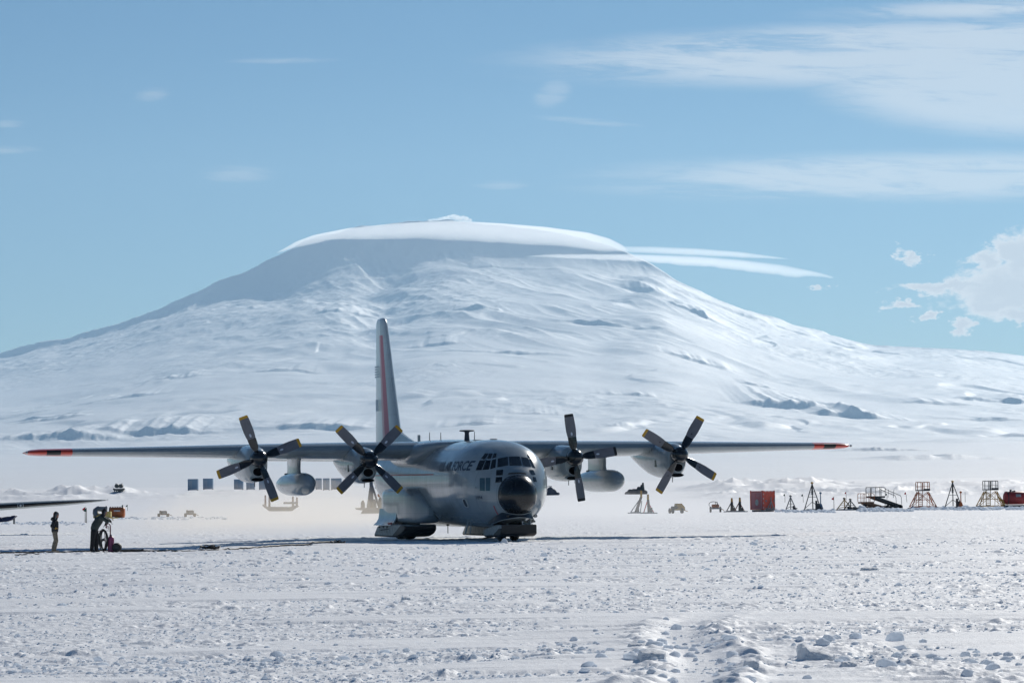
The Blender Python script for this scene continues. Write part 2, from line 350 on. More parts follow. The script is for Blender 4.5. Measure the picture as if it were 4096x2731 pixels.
def mountain_z(X, Y):
    u = X / Y
    uu = np.clip(u, CU[0], CU[-1])
    zc = np.interp(uu, CU, CV) * DC + CAM_H
    px = 2048 / S2 + uu * F / S2
    h = (np.interp(px + 70 * fbm(Y / 1100, X / 900, 4, 300), SX, SH)) * S2 / F * DC
    zl = zc - h; L = h / np.tan(np.radians(22.5 + 7.0 * ss(800, 960, px)))
    Dl = DC - L
    zb = np.interp(Y, PD, PZ)
    t = np.clip((Y - 12000) / (Dl - 12000), 0, 1)
    zs = np.interp(uu + 0.012 * fbm(Y / 5000, X / 5000, 2, 310), CU, CVs) * DC + CAM_H - h
    bl = t ** 2.2; z = np.where(Y < 12000, zb, 171 + (zs * (1 - bl) + zl * bl - 171) * t ** 1.55)
    up = np.clip((Y - Dl) / L, 0, 1)
    z = np.where(Y > Dl, zl + h * (0.42 * up + 0.58 * up ** 1.9), z)
    z = np.where(Y > DC, zc - (Y - DC) * 0.35, z)
    w = ss(9000, 17000, Y) * ss(34500, 32600, Y)
    wx = X + 500 * fbm(X / 2500, Y / 2500, 2, 101); wy = Y + 700 * fbm(X / 2500, Y / 2500, 2, 102)
    z = z + w * 34 * fbm(wx / 1500, wy / 2100, 3, 110)
    fold = fbm(wx / 620, wy / 850, 4, 120, 0.55)
    patch = ss(-0.1, 0.35, fbm(X / 2600, Y / 3500, 2, 130))
    z = z + w * (9 + 27 * patch) * np.abs(fold) ** 1.3 * np.sign(fold)
    for (ks, kk, am, th_) in ((2000, 401, 24, 0.02), (1000, 411, 12, 0.14)):
        fx_ = fbm(wx / ks, wy / (ks * 1.25), 4, kk, 0.5); z = z + w * am * ss(th_, th_ + 0.085, fx_) * ss(-0.1, 0.35, fbm(X / 2300, Y / 2900, 2, kk + 5))
    # ribs running down to the right under the summit
    rib = ss(21500, 26500, Y) * ss(33000, 31800, Y) * ss(0.125, 0.03, np.abs(u + 0.01))
    ax = X + 0.42 * (Y - 28000) + 260 * fbm(X / 1400, Y / 2400, 2, 141)
    z = z + rib * 46 * ridged(ax / 640, Y / 3400, 3, 140, 0.45) * (0.35 + 0.65 * ss(-0.3, 0.3, fbm(X / 1900, Y / 2400, 2, 143)))
    crag = ss(0.02, -0.03, u) * ss(24000, 31500, Y) * ss(34000, 33000, Y)
    z = z + crag * (12 * ridged(X / 210, Y / 260, 4, 150, 0.6) + 22 * ridged((X - 0.5 * Y) / 420, (Y + 0.5 * X) / 900, 3, 155, 0.5))
    z = z + 5 * w * ridged(X / 120, Y / 160, 3, 160, 0.6) * ss(0.0, 0.4, fbm(X / 1500, Y / 2500, 2, 161))
    z = z + 1.2 * ss(3000, 6000, Y) * fbm(X / 150, Y / 400, 3, 170)
    for (qx, qy, D0, rx, hh, ln, rgh) in SCARPS:
        r = ray(qx * S2, qy * S2); x0 = r.x * D0; wx_ = rx * S2 / F * D0; H = hh * S2 / F * D0
        cs = np.where(np.abs(X - x0).min(0) < 2.3 * wx_)[0]; rs_ = np.where((Y[:, 0] > D0 - 2500) & (Y[:, 0] < D0 + ln + 2500))[0]
        if not len(cs) or not len(rs_): continue
        W = (slice(rs_[0], rs_[-1] + 1), slice(cs[0], cs[-1] + 1)); Xg, Yg, zg = X, Y, z; X = Xg[W]; Y = Yg[W]
        dx_ = (X - x0) / wx_; dy_ = Y - D0 + 0.25 * (X - x0) + 120 * fbm(X / 400, Y / 400, 3, int(qx))
        Lf = H / 0.72; H = H * (0.75 + 0.7 * fbm(dx_ * 2.6 + qx, Y * 0 + qy, 3, int(qx) + 5))
        prof = ss(-Lf, 0, dy_) * (1 - ss(0, ln, dy_))
        e = H * prof * np.exp(-np.abs(dx_) ** 2.6)
        zg[W] += e + rgh * H * 0.5 * np.exp(-np.abs(dx_) ** 2.6) * np.exp(-((dy_ + Lf / 2) / (Lf * 1.6)) ** 2) * ridged(X / 110, Y / 130, 4, 200)
        X, Y, z = Xg, Yg, zg
    return z
def dist_for(qy):
    v = -(qy * S2 - 1972) / F
    t = np.linspace(3000, 31000, 600)
    zz = np.where(t < 12000, np.interp(t, PD, PZ), 171 + (1763 - 171) * np.clip((t - 12000) / 19500, 0, 1) ** 1.55)
    e = (zz - CAM_H) / t
    return float(np.interp(v, e, t))
SCARPS = []
for q in [(1822, 915, 115, 32, 2600, 0.3), (1965, 928, 95, 28, 2200, 0.3), (2175, 1062, 130, 18, 1400, 0.3), (2310, 866, 110, 20, 1500, 0.7), (1592, 738, 48, 22, 900, 0.1),
          (90, 975, 190, 24, 2400, 1.1), (715, 975, 130, 20, 1500, 0.4), (350, 972, 120, 24, 1700, 0.8), (110, 908, 110, 12, 1300, 0.1), (120, 928, 90, 10, 1000, 0.1),
          (2020, 1040, 90, 12, 900, 1.0), (1075, 985, 90, 12, 1500, 0.3), (1230, 965, 80, 10, 1200, 0.3), (1440, 998, 70, 10, 900, 0.1), (1440, 925, 70, 9, 900, 0.3),
          (790, 765, 70, 10, 900, 0.5), (420, 852, 60, 9, 900, 0.1), (640, 860, 90, 10, 900, 0.2), (990, 830, 70, 9, 900, 0.1), (1150, 850, 120, 10, 900, 0.5),
          (1400, 795, 110, 12, 1000, 0.7), (1600, 840, 80, 12, 1000, 0.4), (1090, 780, 60, 12, 900, 0.8), (1480, 640, 50, 8, 800, 0.5), (320, 880, 70, 8, 900, 0.1), (2040, 700, 60, 6, 700, 0.2),
          (2150, 880, 90, 8, 1000, 0.2), (2250, 920, 90, 10, 1000, 0.7), (1750, 870, 90, 9, 1000, 0.2)]:
    D0 = dist_for(q[1] + 6)
    SCARPS.append((q[0], q[1], D0, q[2], q[3] * 0.8, q[4], q[5]))
def build_mountain():
    az = np.concatenate([np.linspace(-0.30, -0.175, 30)[:-1], np.linspace(-0.175, 0.175, 1080), np.linspace(0.175, 0.30, 30)[1:]])
    D = np.concatenate([np.linspace(2400, 7000, 70)[:-1], np.arange(7000, 10000, 14), np.arange(10000, 14000, 25), np.arange(14000, 29000, 27), np.arange(29000, 33300, 20), np.linspace(33320, 40000, 40)])
    nr, nc = len(D), len(az)
    Y, A = np.meshgrid(D, az, indexing='ij'); X = Y * A
    Z = mountain_z(X, Y)
    Z[0] -= 1.5
    co = np.stack([X, Y, Z], -1).reshape(-1, 3)
    return np_mesh('mountain', co, grid_faces(nr, nc), M_MTN)
mt = build_mountain(); tag(mt, kind='structure')
# ------------------------------------------------------------------ mesh builders
def link(name, bm_or_me, mats, parent=None, smooth=True, loc=None):
    if isinstance(bm_or_me, bmesh.types.BMesh):
        me = bpy.data.meshes.new(name); bmesh.ops.recalc_face_normals(bm_or_me, faces=bm_or_me.faces[:]); bm_or_me.to_mesh(me); bm_or_me.free()
    else: me = bm_or_me
    if smooth is True:
        me.polygons.foreach_set('use_smooth', [True] * len(me.polygons))
        try: me.set_sharp_from_angle(angle=math.radians(38))
        except Exception: pass
    for m in (mats if isinstance(mats, (list, tuple)) else [mats]): me.materials.append(m)
    o = bpy.data.objects.new(name, me); C.objects.link(o)
    if parent: o.parent = parent
    if loc is not None: o.location = loc
    return o
def empty(name, loc, rz=0.0):
    o = bpy.data.objects.new(name, None); C.objects.link(o); o.location = loc; o.rotation_euler = (0, 0, rz); o.empty_display_size = 0.3
    return o
def loft(bm, rings, closed=True, cap0=True, cap1=True, mi=0):
    vs = [[bm.verts.new(p) for p in r] for r in rings]; n = len(rings[0]); fs = []
    for a, c in zip(vs[:-1], vs[1:]):
        for i in range(n if closed else n - 1):
            j = (i + 1) % n
            try: f = bm.faces.new((a[i], a[j], c[j], c[i])); f.material_index = mi; fs.append(f)
            except ValueError: pass
    if closed and cap0: f = bm.faces.new(vs[0][::-1]); f.material_index = mi
    if closed and cap1: f = bm.faces.new(vs[-1]); f.material_index = mi
    return fs
def tube(bm, a, c, r=0.03, r2=None, n=8, mi=0, caps=True):
    a = Vector(a); c = Vector(c); d = (c - a)
    if d.length < 1e-6: return
    q = d.to_track_quat('Z', 'Y'); r2 = r if r2 is None else r2
    rs = []
    for p, rr in ((a, r), (c, r2)):
        rs.append([p + q @ Vector((rr * math.cos(2 * math.pi * i / n), rr * math.sin(2 * math.pi * i / n), 0)) for i in range(n)])
    loft(bm, rs, mi=mi, cap0=caps, cap1=caps)
def path(bm, pts, r=0.03, n=8, mi=0, closed=False):
    pts = [Vector(p) for p in pts]; N = len(pts); rs = []; prev = None
    for i, p in enumerate(pts):
        if closed: t = pts[(i + 1) % N] - pts[i - 1]
        else: t = pts[min(i + 1, N - 1)] - pts[max(i - 1, 0)]
        t.normalize()
        if prev is None:
            u = t.orthogonal().normalized()
        else:
            u = (prev - t * prev.dot(t)).normalized()
        prev = u; v = t.cross(u); rr = r[i] if isinstance(r, (list, tuple)) else r
        rs.append([p + (u * math.cos(2 * math.pi * k / n) + v * math.sin(2 * math.pi * k / n)) * rr for k in range(n)])
    if closed: rs.append(rs[0])
    loft(bm, rs, mi=mi, cap0=not closed, cap1=not closed)
    if closed: bmesh.ops.remove_doubles(bm, verts=bm.verts[:], dist=1e-5)
def box(bm, x0, x1, y0, y1, z0, z1, mi=0, bev=0.0):
    vs = [bm.verts.new((x, y, z)) for x in (x0, x1) for y in (y0, y1) for z in (z0, z1)]
    fs = [bm.faces.new([vs[i] for i in f]) for f in ((0, 1, 3, 2), (4, 6, 7, 5), (0, 4, 5, 1), (2, 3, 7, 6), (0, 2, 6, 4), (1, 5, 7, 3))]
    for f in fs: f.material_index = mi
    if bev > 0:
        es = list({e for f in fs for e in f.edges}); r = bmesh.ops.bevel(bm, geom=es, offset=bev, segments=2, affect='EDGES')
        for f in r['faces']: f.material_index = mi
def lathe(bm, prof, axis='Y', o=(0, 0, 0), n=28, mi=0, sx=1.0, sz=1.0):
    """prof: (position along the axis, radius)"""
    rs = []
    for t, r in prof:
        ring = []
        for i in range(n):
            c_, s_ = r * math.cos(2 * math.pi * i / n) * sx, r * math.sin(2 * math.pi * i / n) * sz
            ring.append({'Y': (o[0] + c_, o[1] + t, o[2] + s_), 'X': (o[0] + t, o[1] + c_, o[2] + s_), 'Z': (o[0] + c_, o[1] + s_, o[2] + t)}[axis])
        rs.append(ring)
    return loft(bm, rs, mi=mi)
def herm(xs, ys, x):
    xs = np.asarray(xs, float); ys = np.asarray(ys, float); h = np.diff(xs); d = np.diff(ys) / h
    m = np.zeros_like(ys); m[0] = d[0]; m[-1] = d[-1]
    for i in range(1, len(xs) - 1):
        m[i] = 0 if d[i - 1] * d[i] <= 0 else 2 * d[i - 1] * d[i] / (d[i - 1] + d[i])
    i = np.clip(np.searchsorted(xs, x) - 1, 0, len(h) - 1); t = (x - xs[i]) / h[i]
    return (2 * t ** 3 - 3 * t ** 2 + 1) * ys[i] + (t ** 3 - 2 * t ** 2 + t) * h[i] * m[i] + (3 * t ** 2 - 2 * t ** 3) * ys[i + 1] + (t ** 3 - t ** 2) * h[i] * m[i + 1]
def sring(y, hw, top, bot, zc, n=40, ex=2.25, cx=0.0):
    r = []
    for i in range(n):
        a = 2 * math.pi * i / n; c_, s_ = math.cos(a), math.sin(a)
        x = hw * math.copysign(abs(c_) ** (2 / ex), c_); h = (top - zc) if s_ >= 0 else (zc - bot)
        r.append((cx + x, y, zc + h * math.copysign(abs(s_) ** (2 / ex), s_)))
    return r
def bmnew(): return bmesh.new()

# ------------------------------------------------------------------ aircraft materials
def paint(name, col, rough=0.2, lines=True, wav=0.35, coat=0.45):
    m = bpy.data.materials.new(name); m.use_nodes = True; nb = NB(m.node_tree); p = m.node_tree.nodes['Principled BSDF']
    p.inputs['Roughness'].default_value = rough; p.inputs['Coat Weight'].default_value = coat; p.inputs['Coat Roughness'].default_value = 0.05
    t = nb.n('ShaderNodeTexCoord'); o = t.outputs['Object']
    st = nb.n('ShaderNodeMapping'); nb.link(o, st.inputs[0]); st.inputs['Scale'].default_value = (1.0, 1.0, 0.25)
    grime = nb.noise(st.outputs[0], 1.6, 6, 0.65)
    base = nb.mix(nb.sm(grime, 0.3, 0.75), tuple(c * 1.06 for c in col), tuple(c * 0.88 for c in col))
    if lines:
        sp_ = nb.n('ShaderNodeSeparateXYZ'); nb.link(o, sp_.inputs[0])
        def ln(v, period, w):
            f = nb.m('FRACT', nb.m('DIVIDE', v, period)); d = nb.m('ABSOLUTE', nb.m('SUBTRACT', f, 0.5))
            return nb.sm(d, 0.5 - w / period, 0.5)
        L = nb.m('MAXIMUM', ln(sp_.outputs[1], 1.02, 0.014), nb.m('MULTIPLY', ln(sp_.outputs[2], 0.62, 0.011), 0.7))
        mb = nb.n('ShaderNodeMapping'); nb.link(o, mb.inputs[0]); mb.inputs['Rotation'].default_value = (math.radians(90), 0, math.radians(90))
        br = nb.n('ShaderNodeTexBrick'); nb.link(mb.outputs[0], br.inputs['Vector']); br.inputs['Scale'].default_value = 1.0; br.inputs['Brick Width'].default_value = 2.04; br.inputs['Row Height'].default_value = 0.62; br.inputs['Mortar Size'].default_value = 0.0
        br.inputs['Color1'].default_value = (0.86, 0.86, 0.86, 1); br.inputs['Color2'].default_value = (1.1, 1.1, 1.08, 1)
        base = nb.mix(1.0, base, br.outputs['Color'], 'MULTIPLY')
        sv = nb.n('ShaderNodeTexVoronoi'); nb.link(o, sv.inputs['Vector']); sv.inputs['Scale'].default_value = 2.2
        base = nb.mix(nb.m('MULTIPLY', nb.sm(sv.outputs['Distance'], 0.06, 0.02), 0.5), base, tuple(c * 0.5 for c in col))
        base = nb.mix(nb.m('MULTIPLY', L, 0.6), base, tuple(c * 0.45 for c in col))
    nb.link(base, p.inputs['Base Color'])
    nb.link(nb.m('ADD', nb.m('MULTIPLY', grime, 0.12), rough - 0.06), p.inputs['Roughness'])
    mp = nb.n('ShaderNodeMapping'); nb.link(o, mp.inputs[0]); mp.inputs['Scale'].default_value = (0.8, 3.2, 0.8)
    bn = nb.n('ShaderNodeBump'); nb.inp(bn, 'Strength', wav); nb.inp(bn, 'Distance', 0.02)
    nb.link(nb.noise(mp.outputs[0], 1.6, 3, 0.5), bn.inputs['Height']); nb.link(bn.outputs[0], p.inputs['Normal']); nb.link(bn.outputs[0], p.inputs['Coat Normal'])
    return m
GREY = (0.30, 0.345, 0.365)
M_GREY = paint('grey_paint', GREY); M_GREY2 = paint('grey_paint_smooth', GREY, lines=False, wav=0.12)
M_FIN = paint('fin_paint', (0.46, 0.53, 0.56), rough=0.35, wav=0.1)
M_LGREY = mat('pale_grey_paint', (0.42, 0.46, 0.46), 0.45, noise=(3.0, 0.18))
M_DIRTY = mat('worn_pale_metal', (0.40, 0.41, 0.39), 0.5, noise=(5.0, 0.35))
M_RADOME = mat('black_radome', (0.007, 0.008, 0.010), 0.26, coat=0.12, noise=(2.0, 0.3))
M_BLACK = mat('black_rubber', (0.012, 0.012, 0.013), 0.5, noise=(8.0, 0.3))
M_VOID = mat('dark_opening', (0.004, 0.004, 0.005), 0.95, spec=0.1)
M_GBLACK = mat('black_gloss', (0.010, 0.011, 0.013), 0.22, coat=0.4)
M_GLASS = mat('dark_glass', (0.006, 0.009, 0.013), 0.06, spec=0.6)
M_DOORG = mat('door_glass', (0.05, 0.10, 0.12), 0.06, spec=0.7)
M_RED = paint('red_paint', (0.62, 0.045, 0.02), rough=0.3, lines=False, wav=0.1, coat=0.4)
M_FINRED = mat('fin_red', (0.50, 0.22, 0.27), 0.6, spec=0.2)
M_BLADE = mat('blade_grey', (0.165, 0.165, 0.185), 0.45, noise=(6.0, 0.12))
M_YEL = mat('yellow_tip', (0.62, 0.33, 0.02), 0.45)
M_WHITE = mat('white_marking', (0.62, 0.66, 0.74), 0.5)
M_INK = mat('lettering_ink', (0.02, 0.04, 0.07), 0.5)
M_FLAG = mat('pale_blue_marking', (0.34, 0.45, 0.52), 0.5)
M_METAL = mat('bare_metal', (0.45, 0.45, 0.44), 0.35, metal=0.8, noise=(6, 0.3))
M_STRIPE = mat('dull_red_line', (0.42, 0.03, 0.035), 0.5)

# ------------------------------------------------------------------ the ski-equipped transport
PSI = math.radians(15.5)
nose = at(2092, 1978, 141.7); nose.z = 0.06
plane = empty('cargo_aircraft', nose, PSI)
tag(plane, 'large grey four-engine propeller cargo aircraft on skis with black nose, standing on the snow', 'aircraft')
bpy.context.view_layer.update()
PM = Matrix.Translation(nose) @ Matrix.Rotation(PSI, 4, 'Z'); PMi = PM.inverted()
P_ = plane
FS = [0.95, 1.15, 1.5, 1.9, 2.3, 3.0, 4.0, 5.0, 7.0, 16.3, 19.0, 22.0, 25.0, 28.0, 29.3]
FW = [0.86, 1.06, 1.34, 1.58, 1.76, 1.97, 2.11, 2.15, 2.15, 2.15, 2.12, 1.80, 1.20, 0.55, 0.12]
FT = [2.93, 3.10, 3.33, 3.60, 3.88, 4.24, 4.48, 4.55, 4.57, 4.57, 4.57, 4.55, 4.50, 4.45, 4.30]
FB = [1.18, 1.02, 0.88, 0.79, 0.73, 0.67, 0.62, 0.59, 0.57, 0.57, 1.05, 2.05, 2.95, 3.60, 3.95]
FZ = [2.05, 2.10, 2.20, 2.32, 2.42, 2.55, 2.65, 2.68, 2.68, 2.68, 2.85, 3.40, 3.75, 4.00, 4.10]
st = np.concatenate([np.linspace(0.95, 5, 34), np.linspace(5.2, 16.3, 30), np.linspace(16.7, 29.3, 36)])
rings = [sring(s, herm(FS, FW, s), herm(FS, FT, s), herm(FS, FB, s), herm(FS, FZ, s), 64) for s in st]
bm = bmnew(); loft(bm, rings)
fus = link('fuselage', bm, M_GREY, P_)
bmf = bmesh.new(); bmf.from_mesh(fus.data); FUS = BVHTree.FromBMesh(bmf)
def fus_px(px, py):
    o = PMi @ Vector((0, 0, CAM_H)); d = PMi.to_3x3() @ ray(px, py); d.normalize()
    h, n, i, _ = FUS.ray_cast(o, d); return h, n
def side_pt(s, z, off=0.02, sgn=-1):
    h, n, i, _ = FUS.ray_cast(Vector((sgn * 5.0, s, z)), Vector((-sgn, 0, 0)))
    if h is None: return Vector((sgn * 2.1, s, z))
    if n.x * sgn < 0: n = -n
    return h + n * off
def patch(poly, off=0.012, N=6, mirror=False):
    """quad given by pixels, laid onto the fuselage skin"""
    hs = [[None] * (N + 1) for _ in range(N + 1)]
    p = [Vector(q) for q in poly]
    for i in range(N + 1):
        for j in range(N + 1):
            u, v = i / N, j / N
            q = (p[0] * (1 - u) + p[3] * u) * (1 - v) + (p[1] * (1 - u) + p[2] * u) * v
            h, n = fus_px(q.x, q.y)
            if h is None: return None
            if n.dot(PMi.to_3x3() @ ray(q.x, q.y)) > 0: n = -n
            h = h + n * off
            hs[i][j] = Vector((-h.x, h.y, h.z)) if mirror else h
    bm = bmnew(); vv = [[bm.verts.new(h) for h in r] for r in hs]
    for i in range(N):
        for j in range(N): bm.faces.new((vv[i][j], vv[i + 1][j], vv[i + 1][j + 1], vv[i][j + 1]))
    # rim giving the pane a thickness down to the skin
    return bm
def r2(poly): return [(1700 + x / 4.704, 1740 + y / 4.704) for x, y in poly]
def r1(poly): return [(1350 + x / 2.6133, 1650 + y / 2.6133) for x, y in poly]
WIN = [[(1055, 448), (1130, 345), (1190, 345), (1145, 448)], [(1165, 443), (1207, 345), (1275, 345), (1240, 442)], [(1264, 438), (1296, 342), (1350, 340), (1336, 418)],
       [(955, 658), (1030, 475), (1135, 475), (1065, 658)], [(1080, 655), (1150, 475), (1240, 472), (1205, 645)], [(1228, 640), (1260, 470), (1340, 445), (1325, 610)],
       [(1360, 605), (1370, 442), (1555, 407), (1565, 568)]]
CHIN = [[(1338, 760), (1345, 655), (1470, 650), (1460, 755)], [(1325, 895), (1335, 790), (1455, 782), (1448, 880)]]
for q in WIN + CHIN:
    bmw = patch(r2(q))
    if bmw: link('cockpit_window', bmw, M_GLASS, P_)
for q in [[(1848, 575), (1808, 408), (1935, 432), (2000, 598)], [(2018, 600), (1955, 440), (1990, 445), (2078, 622)], [(1948, 425), (1915, 365), (1945, 375), (1985, 430)],
          [(2000, 740), (1958, 652), (2035, 655), (2078, 745)], [(2042, 872), (2022, 782), (2080, 790), (2102, 878)]]:
    bmw = patch(r2(q))
    if bmw: link('cockpit_window', bmw, M_GLASS, P_)
bmw = patch(r2([(1590, 572), (1578, 405), (1780, 400), (1825, 572)]))
if bmw: link('cockpit_window', bmw, M_GLASS, P_)
for q in [[(1033, 1045), (1033, 805), (1128, 805), (1125, 1045)], [(1147, 1045), (1147, 803), (1232, 803), (1222, 1045)]]:
    bmw = patch(r2(q)); 
    if bmw: link('crew_door_window', bmw, M_DOORG, P_)
# radome
bm = bmnew(); rs = []
for i in range(15):
    t = i / 14; k = math.sin(t * math.pi / 2) ** 0.9; s = 0.99 - 0.99 * (1 - (1 - t) ** 2) ** 0.5 if False else 0.99 * (1 - math.sqrt(max(0, 1 - (1 - 0) * (1 - t) ** 2)) ) if False else 0.99 * t
for i in range(18):
    a = i / 17 * math.pi / 2; r = max(0.02, math.sin(a) ** 0.92); s = 1.0 - 1.0 * math.cos(a)
    rs.append(sring(s + 0.02, 0.885 * r, 2.03 - 0.03 * (1 - s) + 0.92 * r, 2.03 - 0.03 * (1 - s) - 0.86 * r, 2.03 - 0.03 * (1 - s), 44, 2.1))
loft(bm, rs); link('radome', bm, M_RADOME, P_)
bm = bmnew(); path(bm, [(0.0 + 0.40 * math.sin(a), 0.93 - 0.09 * math.cos(a), 2.955 + 0.05 * math.cos(a)) for a in np.linspace(-1.4, 1.4, 12)], 0.035)
link('radome_hinge', bm, M_GBLACK, P_)
# lettering laid on the skin
def letter(name, text, s0, s1, zb, h, m, target=None, off=0.02, sgn=-1, pt=None):
    cu = bpy.data.curves.new('lettering', 'FONT'); cu.body = text; cu.size = 1.0; cu.resolution_u = 3; cu.offset = 0.02; cu.space_character = 1.02
    tmp = bpy.data.objects.new('lettering', cu); C.objects.link(tmp); bpy.context.view_layer.update()
    me = bpy.data.meshes.new_from_object(tmp.evaluated_get(bpy.context.evaluated_depsgraph_get()))
    bpy.data.objects.remove(tmp)
    bm = bmesh.new(); bm.from_mesh(me)
    bmesh.ops.triangulate(bm, faces=bm.faces[:])
    x0 = min(v.co.x for v in bm.verts); x1 = max(v.co.x for v in bm.verts); y1 = max(v.co.y for v in bm.verts)
    for k in range(9):
        bmesh.ops.bisect_plane(bm, geom=bm.verts[:] + bm.edges[:] + bm.faces[:], plane_co=(0, y1 * (k + 1) / 10, 0), plane_no=(0, 1, 0))
    f = pt or (lambda s, z: side_pt(s, z, off, sgn))
    for v in bm.verts: v.co = f(s0 + (s1 - s0) * (v.co.x - x0) / (x1 - x0), zb + h * v.co.y / y1)
    return link(name, bm, m, P_, smooth=False)
a0, _ = fus_px(1757, 1880); a1, _ = fus_px(1880, 1880); a2, _ = fus_px(1884, 1844)
print('TEXT', a0, a1, a2)
letter('air_force_lettering', 'U.S. AIR FORCE', a0.y, a1.y, a1.z, a2.z - a1.z + 0.02, M_INK, off=0.010)
a0, _ = fus_px(1907, 1995); a1, _ = fus_px(1931, 1995)
letter('number_lettering', '1094', a0.y, a1.y, a1.z, 0.14, M_INK, off=0.010)
# thin red lines laid on the skin
def strip(pts, w, m, name='red_line', sgn=-1, off=0.012):
    bm = bmnew(); pr = None
    for s, z, ds, dz in pts:
        A = bm.verts.new(side_pt(s - ds * w / 2, z - dz * w / 2, off, sgn)); B = bm.verts.new(side_pt(s + ds * w / 2, z + dz * w / 2, off, sgn))
        if pr: bm.faces.new((pr[0], pr[1], B, A))
        pr = (A, B)
    link(name, bm, m, P_)
strip([(s, 3.02 + 0.004 * (s - 8), 0, 1) for s in np.linspace(7.6, 20, 60)], 0.045, M_STRIPE)
h0, _ = fus_px(1975, 2021); 
strip([(h0.y + 0.25 * t * t, h0.z - 0.62 * t, 1, 0) for t in np.linspace(0, 1, 10)], 0.035, M_STRIPE)
# black oval ports with pale rims
def port(px, py, hs, hz, name='oval_port'):
    h, n = fus_px(px, py)
    if h is None: return
    bm = bmnew(); R = []
    for k, (f, off) in enumerate(((1.45, 0.006), (1.3, 0.03), (1.0, 0.03), (0.95, 0.02))):
        ring = []
        for i in range(20):
            a = 2 * math.pi * i / 20; c_, s_ = math.cos(a), math.sin(a)
            s_ = math.copysign(abs(s_) ** 0.7, s_); c_ = math.copysign(abs(c_) ** 0.7, c_)
            ring.append(side_pt(h.y + hs * f * c_, h.z + hz * (1 + (f - 1) * 0.5) * s_, off))
        R.append(ring)
    loft(bm, R, cap0=False, cap1=False)
    bm2 = bmnew(); bm2.faces.new([bm2.verts.new(p) for p in R[-1]])
    o = link(name, bm, M_LGREY, P_); link('port_glass', bm2, M_GBLACK, o, smooth=False)
port(1350 + 1338 / 2.6133, 1650 + 942 / 2.6133, 0.16, 0.17)

# wing
def foil(n=14):
    t = [0.5 * (1 - math.cos(math.pi * i / n)) for i in range(n + 1)]
    th = lambda x: 5 * (0.2969 * math.sqrt(x) - 0.126 * x - 0.3516 * x * x + 0.2843 * x ** 3 - 0.1036 * x ** 4)
    up = [(x, th(x) * 1.05) for x in t]; lo = [(x, -th(x) * 0.95) for x in t]
    return up[::-1] + lo[1:-1]
FO = foil()
WB = [0, 2.2, 4.9, 10.1, 15.0, 18.2, 19.6, 20.05, 20.25]
WLE = [11.0, 11.0, 11.0, 11.25, 11.55, 11.78, 11.9, 12.05, 12.4]
WCH = [4.95, 4.95, 4.9, 4.1, 3.3, 2.8, 2.55, 2.2, 1.3]
WTH = [0.178, 0.178, 0.175, 0.165, 0.145, 0.13, 0.125, 0.11, 0.06]
WZ = [4.16, 4.16, 4.16, 4.20, 4.22, 4.235, 4.24, 4.24, 4.24]
def wsec(sgn, b_):
    le, ch, th, z = (np.interp(b_, WB, q) for q in (WLE, WCH, WTH, WZ))
    tw = math.radians(np.interp(b_, [0, 20], [2.5, 0.5])); out = []
    for x, t in FO:
        yy = x * ch; zz = t * ch * th
        out.append((sgn * b_, le + yy * math.cos(tw) + zz * math.sin(tw), z + zz * math.cos(tw) - (yy - ch * 0.25) * math.sin(tw)))
    return out
for sgn in (-1, 1):
    bm = bmnew(); bs = list(np.linspace(0.0 if sgn < 0 else 0.0, 18.15, 24)); loft(bm, [wsec(sgn, q) for q in bs], cap0=False)
    w = link('wing', bm, M_GREY2, P_)
    bm = bmnew(); bs = [18.15, 18.3, 18.5, 18.68, 18.8, 19.0, 19.2, 19.32, 19.6, 19.85, 20.0, 20.1, 20.18, 20.24]
    loft(bm, [wsec(sgn, q) for q in bs], cap0=False)
    for f in bm.faces:
        c_ = f.calc_center_median(); le = np.interp(abs(c_.x), WB, WLE)
        if 18.68 < abs(c_.x) < 19.32 and c_.y < le + 0.35 and c_.z < 4.36: f.material_index = 1
    t_ = link('wing_tip', bm, [M_RED, M_BLACK], w); t_['label'] = 'red wing tip with black panel'
    bm = bmnew(); lathe(bm, [(-0.06, 0.005), (-0.03, 0.05), (0.03, 0.06), (0.09, 0.03)], 'Y', (sgn * 20.2, 12.15, 4.24), 12)
    link('navigation_light', bm, M_METAL, w)
# fairing between wing and fuselage
bm = bmnew(); rr = []
for s, hw, tp, bt in [(9.2, 0.9, 4.57, 4.3), (9.7, 1.6, 4.60, 4.05), (10.2, 2.05, 4.63, 3.72), (10.8, 2.33, 4.66, 3.45), (11.5, 2.45, 4.69, 3.3), (13, 2.48, 4.70, 3.25), (15, 2.42, 4.68, 3.25), (16.5, 2.2, 4.63, 3.45), (18, 1.5, 4.56, 3.9)]:
    rr.append(sring(s, hw, tp, bt, (tp + bt) / 2, 36, 2.8))
loft(bm, rr); link('wing_fairing', bm, M_GREY2, P_)
